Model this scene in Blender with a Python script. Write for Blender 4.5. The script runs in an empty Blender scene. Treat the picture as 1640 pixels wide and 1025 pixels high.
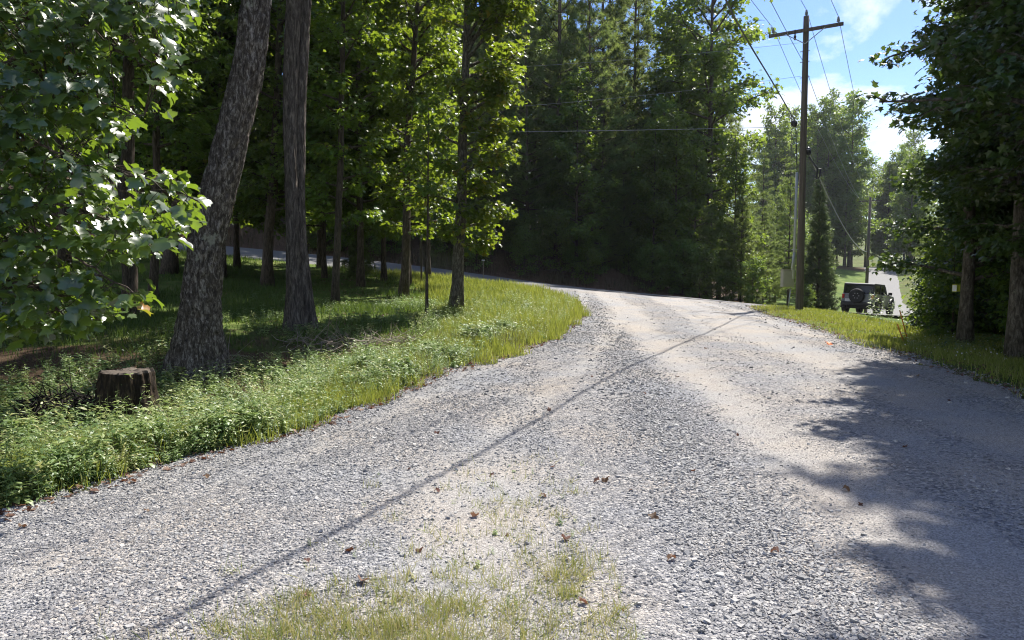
import bpy, math, random
import numpy as np
from mathutils import Vector, Matrix

# ------------------------------------------------------------------ camera, sky, sun, exposure
SC = bpy.context.scene
COL = SC.collection
rad = math.radians
F_PX, CX, CY, PITCH, CAM_H = 1190.0, 820.0, 512.5, rad(3.75), 1.6
cam_data = bpy.data.cameras.new('camera')
cam = bpy.data.objects.new('camera', cam_data); COL.objects.link(cam)
cam_data.sensor_width = 36.0; cam_data.lens = 36.0 * F_PX / 1640.0
cam_data.clip_start = 0.05; cam_data.clip_end = 3000
cam.location = (0, 0, CAM_H); cam.rotation_euler = (math.pi / 2 - PITCH, 0, 0)
SC.camera = cam

SUN_AZ, SUN_EL = rad(34.0), rad(53.0)
SDIR = Vector((math.sin(SUN_AZ) * math.cos(SUN_EL), math.cos(SUN_AZ) * math.cos(SUN_EL), math.sin(SUN_EL)))
sl = bpy.data.lights.new('sun', 'SUN'); sl.energy = 3.75; sl.angle = rad(0.55); sl.color = (1.0, 0.95, 0.87)
so = bpy.data.objects.new('sun', sl); COL.objects.link(so)
so.rotation_euler = SDIR.to_track_quat('Z', 'Y').to_euler()
SC.view_settings.view_transform = 'Standard'; SC.view_settings.look = 'None'
SC.view_settings.exposure = 1.3; SC.view_settings.gamma = 1
SC.cycles.max_bounces = 7; SC.cycles.diffuse_bounces = 3; SC.cycles.glossy_bounces = 2
SC.cycles.transmission_bounces = 5; SC.cycles.transparent_max_bounces = 6
SC.cycles.caustics_reflective = False; SC.cycles.caustics_refractive = False
SC.cycles.sample_clamp_indirect = 4
SC.cycles.pixel_filter_type = 'BLACKMAN_HARRIS'; SC.cycles.filter_width = 1.1
SC.cycles.use_denoising = True

W = bpy.data.worlds.new('World'); SC.world = W; W.use_nodes = True
nt = W.node_tree; nt.nodes.clear()
def N(t, kind, **kw):
    n = t.nodes.new(kind)
    for k, v in kw.items():
        if k == 'inp':
            for a, b in v.items(): n.inputs[a].default_value = b
        else: setattr(n, k, v)
    return n
def ramp(t, stops, interp='LINEAR'):
    n = t.nodes.new('ShaderNodeValToRGB'); cr = n.color_ramp; cr.interpolation = interp
    while len(cr.elements) < len(stops): cr.elements.new(0.5)
    for e, (p, c) in zip(cr.elements, stops):
        e.position = p; e.color = (*c, 1) if len(c) == 3 else c
    return n
wo = N(nt, 'ShaderNodeOutputWorld'); bg = N(nt, 'ShaderNodeBackground', inp={'Strength': 0.15})
sky = N(nt, 'ShaderNodeTexSky', sky_type='NISHITA', sun_disc=False, sun_elevation=SUN_EL, sun_rotation=SUN_AZ)
sky.air_density = 1.0; sky.dust_density = 0.6; sky.ozone_density = 2.0
tc = N(nt, 'ShaderNodeTexCoord'); sep = N(nt, 'ShaderNodeSeparateXYZ'); nt.links.new(tc.outputs['Generated'], sep.inputs[0])
zc = N(nt, 'ShaderNodeMath', operation='ADD', inp={1: 0.22}); nt.links.new(sep.outputs['Z'], zc.inputs[0])
zm = N(nt, 'ShaderNodeMath', operation='MAXIMUM', inp={1: 0.08}); nt.links.new(zc.outputs[0], zm.inputs[0])
dv = N(nt, 'ShaderNodeVectorMath', operation='DIVIDE'); nt.links.new(tc.outputs['Generated'], dv.inputs[0])
cmb = N(nt, 'ShaderNodeCombineXYZ'); 
for i in range(3): nt.links.new(zm.outputs[0], cmb.inputs[i])
nt.links.new(cmb.outputs[0], dv.inputs[1])
mp = N(nt, 'ShaderNodeMapping', inp={'Location': (3.1, 0.7, 0), 'Scale': (1.0, 1.0, 0.55)}); nt.links.new(dv.outputs[0], mp.inputs[0])
cn = N(nt, 'ShaderNodeTexNoise', inp={'Scale': 1.5, 'Detail': 9, 'Roughness': 0.58, 'Distortion': 0.25}); nt.links.new(mp.outputs[0], cn.inputs['Vector'])
cr = ramp(nt, [(0.465, (0, 0, 0)), (0.525, (0.55, 0.55, 0.55)), (0.60, (1, 1, 1))]); nt.links.new(cn.outputs['Fac'], cr.inputs[0])
cs = ramp(nt, [(0.5, (3.7, 3.8, 4.0)), (0.8, (2.2, 2.4, 2.85))]); nt.links.new(cn.outputs['Fac'], cs.inputs[0])
mx = N(nt, 'ShaderNodeMix', data_type='RGBA'); nt.links.new(cr.outputs[0], mx.inputs[0])
hs_ = N(nt, 'ShaderNodeHueSaturation', inp={'Hue': .515, 'Saturation': 1.38, 'Value': .54}); nt.links.new(sky.outputs[0], hs_.inputs['Color']); nt.links.new(hs_.outputs[0], mx.inputs[6]); nt.links.new(cs.outputs[0], mx.inputs[7])
nt.links.new(mx.outputs[2], bg.inputs[0]); nt.links.new(bg.outputs[0], wo.inputs[0])

# ------------------------------------------------------------------ numeric helpers
rng = np.random.default_rng(11)
def sstep(a, b, x):
    t = np.clip((np.asarray(x, float) - a) / (b - a), 0, 1); return t * t * (3 - 2 * t)
def vnoise(x, y, z=0.0, seed=0):
    x, y, z = np.broadcast_arrays(np.asarray(x, float), np.asarray(y, float), np.asarray(z, float))
    xi, yi, zi = np.floor(x).astype(np.int64), np.floor(y).astype(np.int64), np.floor(z).astype(np.int64)
    fx, fy, fz = x - xi, y - yi, z - zi
    fx, fy, fz = [f * f * (3 - 2 * f) for f in (fx, fy, fz)]
    def hsh(a, b, c):
        n = (a * 374761393 + b * 668265263 + c * 2147483647 + seed * 1274126177) & 0xffffffff
        n = ((n ^ (n >> 13)) * 1274126177) & 0xffffffff
        n = n ^ (n >> 16)
        return (n & 0xffff) / 65535.0
    r = 0
    for dx in (0, 1):
        for dy in (0, 1):
            for dz in (0, 1):
                w = (fx if dx else 1 - fx) * (fy if dy else 1 - fy) * (fz if dz else 1 - fz)
                r = r + w * hsh(xi + dx, yi + dy, zi + dz)
    return r
def fbm(x, y, z=0.0, seed=0, o=4):
    r, a, s = 0, 0.5, 1.0
    for i in range(o):
        r = r + a * vnoise(np.asarray(x) * s, np.asarray(y) * s, np.asarray(z) * s, seed + i); a *= 0.5; s *= 2.03
    return r / (1 - 0.5 ** o)

# ------------------------------------------------------------------ terrain
RC = np.array([(-90, 46), (-60, 42), (-20, 39.6), (0, 38.9), (10, 39.4), (17, 41.3), (23, 46), (31, 60), (42, 82), (56, 112), (74, 150), (84, 180), (92, 230)], float)
RZ = np.array([6.5, 5.4, 3.05, 1.05, 0.1, -0.6, -1.15, -2.3, -3.1, -2.7, 1.7, 2.4, 1.0])
def catmull(P, n=8):
    out = []
    Q = np.vstack([2 * P[0] - P[1], P, 2 * P[-1] - P[-2]])
    for i in range(1, len(Q) - 2):
        for k in range(n):
            t = k / n; a, b, c, d = Q[i - 1], Q[i], Q[i + 1], Q[i + 2]
            out.append(0.5 * ((2 * b) + (-a + c) * t + (2 * a - 5 * b + 4 * c - d) * t * t + (-a + 3 * b - 3 * c + d) * t ** 3))
    out.append(Q[-2]); return np.array(out)
RP = catmull(np.column_stack([RC, RZ]), 6)
def road_near(x, y):
    x = np.asarray(x, float); y = np.asarray(y, float)
    bd = np.full(x.shape, 1e9); bz = np.zeros(x.shape); bs = np.zeros(x.shape)
    for i in range(len(RP) - 1):
        a, b = RP[i], RP[i + 1]; dx, dy = b[0] - a[0], b[1] - a[1]; L2 = dx * dx + dy * dy
        t = np.clip(((x - a[0]) * dx + (y - a[1]) * dy) / L2, 0, 1)
        ex, ey = x - a[0] - t * dx, y - a[1] - t * dy
        d = ex * ex + ey * ey; m = d < bd
        bd = np.where(m, d, bd); bz = np.where(m, a[2] + t * (b[2] - a[2]), bz); bs = np.where(m, np.sign(dx * ey - dy * ex), bs)
    return np.sqrt(bd), bz, bs          # distance, height, side (+ = left / beyond)
ROAD_W = 2.6; TILT = .24
XLy = np.array([-20, 0, 3.0, 4.87, 5.84, 7.4, 10.8, 15.2, 20.7, 28, 33, 35.2, 37]); XLx = np.array([-9, -5.4, -4.15, -3.36, -2.95, -2.1, -1.09, .75, 1.85, 2.2, 1.3, -0.8, -4])
XRy = np.array([-20, 0, 9.7, 12.2, 16.4, 25, 31, 34.5, 37]); XRx = np.array([6.3, 6.4, 6.7, 7.0, 7.6, 8.8, 10.0, 11.8, 15])
def xL(y): return np.interp(y, XLy, XLx)
def xR(y): return np.interp(y, XRy, XRx)
def h(x, y):
    x = np.asarray(x, float); y = np.asarray(y, float)
    zr = np.interp(x, [-60, -20, 4, 12, 20], [5.2, 3.05, .65, -0.05, -0.9])
    t = np.clip((y - 6) / 31, 0, 1) ** 1.4
    near = zr * t
    left = sstep(0.3, 3.5, xL(y) - x)
    near = near - left * (0.55 * sstep(16, 8, y)) - 0.5 * sstep(-7, -14, x) * sstep(25, 5, y)
    right = sstep(0.2, 2.0, x - xR(y))
    near = near - 0.04 * right * sstep(5.5, 3, x - xR(y)) - 1.1 * sstep(2.2, 9.5, x - xR(y)) * sstep(14, 24, y)
    rd, rz, rs = road_near(x, y)
    far = rz + 0.35 * sstep(3, 5, rd)
    bank = sstep(3.4, 7.0, rd) * 1.35 * sstep(12, 4, x) + 2.6 * sstep(8, 26, rd) * sstep(6, -12, x)
    lawn = (0.3 + 1.6 * sstep(4, 30, rd)) * sstep(55, 80, y)
    far = far + np.where(rs > 0, bank + lawn, 0.35 * sstep(4, 20, rd))
    far = far + 0.11 * np.clip(y - 182, 0, 300) + 0.05 * np.clip(y - 62, 0, 120) * sstep(10, -6, x)
    beyond = np.where(rs > 0, 1.0, sstep(44, 56, y))
    z = near * (1 - beyond) + far * beyond
    k = sstep(ROAD_W + 5.5, ROAD_W + 0.3, rd) * sstep(-2, 1, rs * 1.0 + 0.0 * x + 1)
    z = z * (1 - k) + (rz + TILT * sstep(5, -5, x) * rs * np.minimum(rd, ROAD_W) / ROAD_W) * k
    gravel = sstep(-0.5, 0.3, x - xL(y)) * sstep(-0.5, 0.3, xR(y) - x)
    z = z + (1 - gravel) * (1 - k) * (fbm(x * .45, y * .45, 0, 5, 3) - .5) * 0.28
    return z
def cam_ray(px, py):
    px = np.asarray(px, float); py = np.asarray(py, float)
    u = (px - CX) / F_PX; v = (CY - py) / F_PX
    c, s = math.cos(PITCH), math.sin(PITCH)
    return u, c + v * s, -s + v * c
def ground_px(px, py):
    u, f, w = cam_ray(px, py)
    t = np.linspace(1.5, 260, 3000)
    X, Y, Z = u * t, f * t, CAM_H + w * t
    d = Z - h(X, Y); i = int(np.argmax(d < 0)) if (d < 0).any() else len(t) - 1
    return float(X[i]), float(Y[i]), float(h(X[i], Y[i]))
def at(px, py, dist):                      # world point on the pixel's ray at forward distance dist
    u, f, w = cam_ray(px, py); t = dist / f
    return (float(u * t), float(dist), float(CAM_H + w * t))

# ------------------------------------------------------------------ mesh building
class MB:
    def __init__(s): s.v = []; s.f3 = []; s.f4 = []; s.n = 0; s.a = []; s.m3 = []; s.m4 = []
    def add(s, v, tris=None, quads=None, a=0.5, m=0):
        v = np.asarray(v, float).reshape(-1, 3); s.v.append(v)
        s.a.append(np.full(len(v), a) if np.isscalar(a) else np.asarray(a, float))
        if tris is not None and len(tris): tr = np.asarray(tris).reshape(-1, 3) + s.n; s.f3.append(tr); s.m3.append(np.full(len(tr), m))
        if quads is not None and len(quads): q = np.asarray(quads).reshape(-1, 4) + s.n; s.f4.append(q); s.m4.append(np.full(len(q), m))
        s.n += len(v)
    def batch(s, tv, tris, P, R, a):        # template verts (k,3); P (n,3); R (n,3,3) already scaled; a (n,)
        tv = np.asarray(tv, float); k = len(tv); n = len(P)
        V = np.einsum('nij,kj->nki', R, tv) + P[:, None, :]
        T = (np.asarray(tris)[None] + (np.arange(n) * k)[:, None, None]).reshape(-1, 3)
        s.add(V.reshape(-1, 3), T, a=np.repeat(a, k))
    def tube(s, pts, rads, sides=6, a=0.5, cap=True):
        pts = np.asarray(pts, float); n = len(pts); rads = np.broadcast_to(np.asarray(rads, float), (n,))
        tg = np.gradient(pts, axis=0); tg /= np.linalg.norm(tg, axis=1)[:, None] + 1e-9
        ref = np.array([0, 0, 1.0]) if abs(tg[0][2]) < .8 else np.array([1.0, 0, 0])
        u = np.cross(tg, ref); u /= np.linalg.norm(u, axis=1)[:, None] + 1e-9; w = np.cross(tg, u)
        th = np.arange(sides) * 2 * math.pi / sides
        V = pts[:, None] + rads[:, None, None] * (np.cos(th)[None, :, None] * u[:, None] + np.sin(th)[None, :, None] * w[:, None])
        q = [];
        i, j = np.meshgrid(np.arange(n - 1), np.arange(sides), indexing='ij'); i = i.ravel(); j = j.ravel(); j2 = (j + 1) % sides
        q = np.column_stack([i * sides + j, (i + 1) * sides + j, (i + 1) * sides + j2, i * sides + j2])
        V = V.reshape(-1, 3); tris = []
        if cap:
            V = np.vstack([V, pts[0], pts[-1]]); b = n * sides
            tris = [(b, k, (k + 1) % sides) for k in range(sides)] + [(b + 1, (n - 1) * sides + (k + 1) % sides, (n - 1) * sides + k) for k in range(sides)]
        s.add(V, tris, q, a)
    def box(s, c, d, R=None, m=0, taper=1.0):
        c = np.asarray(c, float); d = np.asarray(d, float) / 2
        v = np.array([(sx * (taper if sz > 0 else 1), sy * (taper if sz > 0 else 1), sz) for sz in (-1, 1) for sx, sy in ((-1, -1), (1, -1), (1, 1), (-1, 1))]) * d
        if R is not None: v = v @ np.asarray(R).T
        s.add(v + c, None, [(0, 3, 2, 1), (4, 5, 6, 7), (0, 1, 5, 4), (1, 2, 6, 5), (2, 3, 7, 6), (3, 0, 4, 7)], m=m)
    def prism(s, prof, x0, x1, m=0):        # profile in (y,z) extruded along x
        n = len(prof); v = [(x0, p[0], p[1]) for p in prof] + [(x1, p[0], p[1]) for p in prof]
        q = [(i, (i + 1) % n, n + (i + 1) % n, n + i) for i in range(n)]
        c0 = np.mean(v[:n], axis=0); c1 = np.mean(v[n:], axis=0); v = v + [tuple(c0), tuple(c1)]
        t = [(2 * n, (i + 1) % n, i) for i in range(n)] + [(2 * n + 1, n + i, n + (i + 1) % n) for i in range(n)]
        s.add(v, t, q, m=m)
    def mesh(s, name, mats, smooth=False, attr=True):
        V = np.vstack(s.v).astype(np.float32); me = bpy.data.meshes.new(name)
        f3 = np.vstack(s.f3) if s.f3 else np.zeros((0, 3), int); f4 = np.vstack(s.f4) if s.f4 else np.zeros((0, 4), int)
        me.vertices.add(len(V)); me.vertices.foreach_set('co', V.ravel())
        li = np.concatenate([f3.ravel(), f4.ravel()]).astype(np.int32); me.loops.add(len(li)); me.loops.foreach_set('vertex_index', li)
        n3, n4 = len(f3), len(f4); me.polygons.add(n3 + n4)
        ls = np.concatenate([np.arange(n3) * 3, n3 * 3 + np.arange(n4) * 4]).astype(np.int32)
        me.polygons.foreach_set('loop_start', ls)
        try: me.polygons.foreach_set('loop_total', np.concatenate([np.full(n3, 3), np.full(n4, 4)]).astype(np.int32))
        except Exception: pass
        mats = mats if isinstance(mats, (list, tuple)) else [mats]
        for m in mats: me.materials.append(m)
        if len(mats) > 1: me.polygons.foreach_set('material_index', np.concatenate(s.m3 + s.m4 if True else []).astype(np.int32))
        me.polygons.foreach_set('use_smooth', np.full(n3 + n4, bool(smooth)))
        me.update(calc_edges=True)
        if attr:
            at_ = me.attributes.new('rnd', 'FLOAT', 'POINT'); at_.data.foreach_set('value', np.concatenate(s.a).astype(np.float32))
        return me
def link(name, me, parent=None, loc=None):
    o = bpy.data.objects.new(name, me); COL.objects.link(o)
    if parent is not None: o.parent = parent
    if loc is not None: o.location = loc
    return o
def tag(o, label=None, cat=None, group=None, kind=None):
    if label: o['label'] = label
    if cat: o['category'] = cat
    if group: o['group'] = group
    if kind: o['kind'] = kind
    return o
def empty(name, loc=(0, 0, 0), rz=0.0, s=1.0):
    o = bpy.data.objects.new(name, None); COL.objects.link(o); o.location = loc; o.rotation_euler = (0, 0, rz)
    o.scale = (s, s, s) if np.isscalar(s) else s; o.empty_display_size = .2
    return o
def rot_basis(yaw, pitch, roll, scale):
    """local +Y = leaf axis; yaw about Z, pitch raises the axis, roll turns about it; arrays"""
    cy, sy = np.cos(yaw), np.sin(yaw); cp, sp = np.cos(pitch), np.sin(pitch); cr_, sr = np.cos(roll), np.sin(roll)
    Y = np.stack([cp * cy, cp * sy, sp], -1); X0 = np.stack([sy, -cy, 0 * cy], -1); Z0 = np.cross(X0, Y)
    X = X0 * cr_[:, None] + Z0 * sr[:, None]; Z = np.cross(X, Y)
    return np.stack([X, Y, Z], -1) * np.asarray(scale)[:, None, None]

# ------------------------------------------------------------------ materials
def mat(name):
    m = bpy.data.materials.new(name); m.use_nodes = True; t = m.node_tree; t.nodes.clear()
    o = N(t, 'ShaderNodeOutputMaterial'); return m, t, o
def leaf_mat(name, cols, tcol, tw=0.42, rough=0.38, spec=0.5, hue=0.04, coat=0.0):
    m, t, o = mat(name)
    a = N(t, 'ShaderNodeAttribute', attribute_name='rnd'); r = ramp(t, cols); t.links.new(a.outputs['Fac'], r.inputs[0])
    oi = N(t, 'ShaderNodeObjectInfo'); mr = N(t, 'ShaderNodeMapRange', inp={3: 0.5 - hue / 2, 4: 0.5 + hue / 2}); t.links.new(oi.outputs['Random'], mr.inputs[0])
    mv = N(t, 'ShaderNodeMapRange', inp={3: 0.78, 4: 1.22}); t.links.new(oi.outputs['Random'], mv.inputs[0])
    hs = N(t, 'ShaderNodeHueSaturation'); t.links.new(mr.outputs[0], hs.inputs['Hue']); t.links.new(mv.outputs[0], hs.inputs['Value']); t.links.new(r.outputs[0], hs.inputs['Color'])
    p = N(t, 'ShaderNodeBsdfPrincipled', inp={'Roughness': rough, 'Specular IOR Level': spec, 'Coat Weight': coat, 'Coat Roughness': .28}); t.links.new(hs.outputs[0], p.inputs['Base Color'])
    tr = N(t, 'ShaderNodeBsdfTranslucent')
    tm = N(t, 'ShaderNodeMix', data_type='RGBA', inp={0: 0.35, 6: (*tcol, 1)}); t.links.new(hs.outputs[0], tm.inputs[7]); t.links.new(tm.outputs[2], tr.inputs[0])
    ms = N(t, 'ShaderNodeMixShader', inp={0: tw}); t.links.new(p.outputs[0], ms.inputs[1]); t.links.new(tr.outputs[0], ms.inputs[2]); t.links.new(ms.outputs[0], o.inputs[0])
    return m
G = dict(dark=(.022, .05, .014), mid=(.045, .095, .022), lite=(.085, .15, .03), yel=(.16, .2, .035))
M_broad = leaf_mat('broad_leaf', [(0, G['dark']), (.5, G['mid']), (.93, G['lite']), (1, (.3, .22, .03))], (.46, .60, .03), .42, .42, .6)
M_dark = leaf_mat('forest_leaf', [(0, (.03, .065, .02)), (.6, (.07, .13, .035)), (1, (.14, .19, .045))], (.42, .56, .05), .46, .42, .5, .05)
M_shaded = leaf_mat('shade_darkened_leaf', [(0, (.016, .038, .013)), (.6, (.038, .074, .02)), (1, (.085, .125, .03))], (.20, .30, .03), .28, .42, .5, .05)  # leaf copy for the right wood, its shade put into darker, less translucent colours
M_near = leaf_mat('tulip_leaf', [(0, (.025, .055, .02)), (.6, (.045, .09, .028)), (.97, (.08, .13, .03)), (1, (.5, .22, .02))], (.42, .62, .03), .34, .40, 1.0, coat=.45)
M_pine = leaf_mat('pine_needle', [(0, (.035, .065, .028)), (.6, (.075, .125, .048)), (1, (.17, .21, .085))], (.42, .52, .11), .45, .5, .3, .05)
M_cedar = leaf_mat('cedar_needle', [(0, (.05, .08, .03)), (.6, (.10, .15, .05)), (1, (.18, .2, .07))], (.12, .17, .04), .22, .5, .3, .03)
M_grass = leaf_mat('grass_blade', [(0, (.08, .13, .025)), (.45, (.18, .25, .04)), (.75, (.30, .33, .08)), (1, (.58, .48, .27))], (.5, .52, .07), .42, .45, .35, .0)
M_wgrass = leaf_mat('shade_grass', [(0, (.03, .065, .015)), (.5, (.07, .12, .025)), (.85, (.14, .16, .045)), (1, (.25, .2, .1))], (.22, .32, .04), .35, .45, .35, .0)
M_dry = leaf_mat('dry_grass', [(0, (.12, .24, .04)), (.45, (.25, .34, .08)), (.75, (.5, .44, .2)), (1, (.66, .54, .33))], (.5, .46, .14), .38, .6, .2, .0)
M_dweed = leaf_mat('dry_weed', [(0, (.05, .06, .025)), (.5, (.10, .085, .05)), (1, (.22, .17, .11))], (.2, .17, .08), .25, .6, .2, .0)
M_weed = leaf_mat('weed_leaf', [(0, (.07, .13, .04)), (.5, (.16, .25, .08)), (.85, (.28, .34, .11)), (1, (.42, .40, .16))], (.38, .52, .12), .30, .50, .9, .0)
M_flit = leaf_mat('dead_leaf', [(0, (.06, .03, .02)), (.5, (.14, .075, .05)), (1, (.32, .22, .15))], (.3, .1, .03), .2, .6, .25, .05)
M_orange = leaf_mat('orange_leaf', [(0, (.7, .13, .01)), (1, (.8, .2, .02))], (.8, .2, .02), .3, .5, .3, .0)

def noise_bump(t, p, scale, strength, dist=0.02, vec=None, detail=6):
    n = N(t, 'ShaderNodeTexNoise', inp={'Scale': scale, 'Detail': detail, 'Roughness': .6})
    if vec: t.links.new(vec, n.inputs['Vector'])
    b = N(t, 'ShaderNodeBump', inp={'Strength': strength, 'Distance': dist}); t.links.new(n.outputs['Fac'], b.inputs['Height']); t.links.new(b.outputs[0], p.inputs['Normal'])
    return n, b
def simple(name, col, rough=.6, metal=0., var=.12, scale=8., bump=.1, spec=.5):
    m, t, o = mat(name); p = N(t, 'ShaderNodeBsdfPrincipled', inp={'Roughness': rough, 'Metallic': metal, 'Specular IOR Level': spec})
    c = N(t, 'ShaderNodeTexCoord'); n, b = noise_bump(t, p, scale, bump, .01, c.outputs['Object'])
    r = ramp(t, [(.3, tuple(x * (1 - var) for x in col)), (.7, tuple(min(1, x * (1 + var)) for x in col))]); t.links.new(n.outputs['Fac'], r.inputs[0])
    t.links.new(r.outputs[0], p.inputs['Base Color']); t.links.new(p.outputs[0], o.inputs[0]); return m
def bark_mat(name, c0, c1, c2, lichen=None, vs=3.0, us=1.0):
    m, t, o = mat(name); p = N(t, 'ShaderNodeBsdfPrincipled', inp={'Roughness': .85, 'Specular IOR Level': .25})
    c = N(t, 'ShaderNodeTexCoord'); mpn = N(t, 'ShaderNodeMapping', inp={'Scale': (14 * us, 14 * us, vs)}); t.links.new(c.outputs['Object'], mpn.inputs[0])
    v = N(t, 'ShaderNodeTexNoise', inp={'Scale': 1.6, 'Detail': 8, 'Roughness': .72, 'Distortion': .6}); t.links.new(mpn.outputs[0], v.inputs['Vector'])
    r = ramp(t, [(.34, c0), (.5, c1), (.66, c2)]); t.links.new(v.outputs['Fac'], r.inputs[0])
    last = r.outputs[0]
    if lichen:
        n2 = N(t, 'ShaderNodeTexNoise', inp={'Scale': 2.6, 'Detail': 7, 'Roughness': .7}); t.links.new(c.outputs['Object'], n2.inputs['Vector'])
        r2 = ramp(t, [(.6, (0, 0, 0)), (.66, (.8, .8, .8))]); t.links.new(n2.outputs['Fac'], r2.inputs[0])
        mxx = N(t, 'ShaderNodeMix', data_type='RGBA', inp={7: (*lichen, 1)}); t.links.new(r2.outputs[0], mxx.inputs[0]); t.links.new(last, mxx.inputs[6]); last = mxx.outputs[2]
    t.links.new(last, p.inputs['Base Color'])
    b = N(t, 'ShaderNodeBump', inp={'Strength': .9, 'Distance': .03}); t.links.new(v.outputs['Fac'], b.inputs['Height']); t.links.new(b.outputs[0], p.inputs['Normal'])
    t.links.new(p.outputs[0], o.inputs[0]); return m
M_bark = bark_mat('oak_bark', (.018, .014, .011), (.095, .078, .063), (.40, .36, .31), (.34, .34, .27), 5.0)
M_bark2 = bark_mat('grey_bark', (.025, .021, .018), (.11, .092, .078), (.30, .26, .22), None, 2.2)
M_bark3 = bark_mat('forest_bark', (.03, .024, .018), (.085, .065, .05), (.17, .14, .11), None, 2.5)
M_bark4 = bark_mat('pale_bark', (.03, .026, .02), (.10, .086, .068), (.24, .22, .18), (.3, .32, .2), 4.0)
M_twig = simple('twig_wood', (.10, .08, .06), .8)
M_dead = simple('dead_wood', (.28, .23, .18), .8, var=.4, scale=20)

def ground_material():
    m, t, o = mat('ground_soil'); p = N(t, 'ShaderNodeBsdfPrincipled', inp={'Roughness': .95, 'Specular IOR Level': .15})
    c = N(t, 'ShaderNodeTexCoord'); A = N(t, 'ShaderNodeAttribute', attribute_name='rnd'); B = N(t, 'ShaderNodeAttribute', attribute_name='clay')
    n1 = N(t, 'ShaderNodeTexNoise', inp={'Scale': 1.3, 'Detail': 10, 'Roughness': .7}); t.links.new(c.outputs['Object'], n1.inputs['Vector'])
    n2 = N(t, 'ShaderNodeTexNoise', inp={'Scale': 22, 'Detail': 6, 'Roughness': .7}); t.links.new(c.outputs['Object'], n2.inputs['Vector'])
    lit = ramp(t, [(.3, (.035, .024, .016)), (.5, (.10, .065, .04)), (.7, (.2, .14, .09))]); t.links.new(n2.outputs['Fac'], lit.inputs[0])
    nm = N(t, 'ShaderNodeTexNoise', inp={'Scale': .35, 'Detail': 9, 'Roughness': .75}); t.links.new(c.outputs['Object'], nm.inputs['Vector'])
    gr = ramp(t, [(.32, (.05, .09, .018)), (.52, (.10, .15, .028)), (.7, (.19, .21, .06))]); t.links.new(nm.outputs['Fac'], gr.inputs[0])
    cl = ramp(t, [(.3, (.05, .03, .018)), (.55, (.12, .075, .048)), (.75, (.24, .17, .115))]); t.links.new(n1.outputs['Fac'], cl.inputs[0])
    f = N(t, 'ShaderNodeMath', operation='ADD'); f2 = N(t, 'ShaderNodeMath', operation='SUBTRACT', inp={1: .5}); t.links.new(n1.outputs['Fac'], f2.inputs[0])
    t.links.new(A.outputs['Fac'], f.inputs[0]); t.links.new(f2.outputs[0], f.inputs[1])
    st = N(t, 'ShaderNodeMapRange', inp={1: .35, 2: .65}); t.links.new(f.outputs[0], st.inputs[0])
    m1 = N(t, 'ShaderNodeMix', data_type='RGBA'); t.links.new(st.outputs[0], m1.inputs[0]); t.links.new(lit.outputs[0], m1.inputs[6]); t.links.new(gr.outputs[0], m1.inputs[7])
    m2 = N(t, 'ShaderNodeMix', data_type='RGBA'); t.links.new(B.outputs['Fac'], m2.inputs[0]); t.links.new(m1.outputs[2], m2.inputs[6]); t.links.new(cl.outputs[0], m2.inputs[7])
    t.links.new(m2.outputs[2], p.inputs['Base Color'])
    b = N(t, 'ShaderNodeBump', inp={'Strength': .8, 'Distance': .04}); t.links.new(n2.outputs['Fac'], b.inputs['Height']); t.links.new(b.outputs[0], p.inputs['Normal'])
    t.links.new(p.outputs[0], o.inputs[0]); return m
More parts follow.
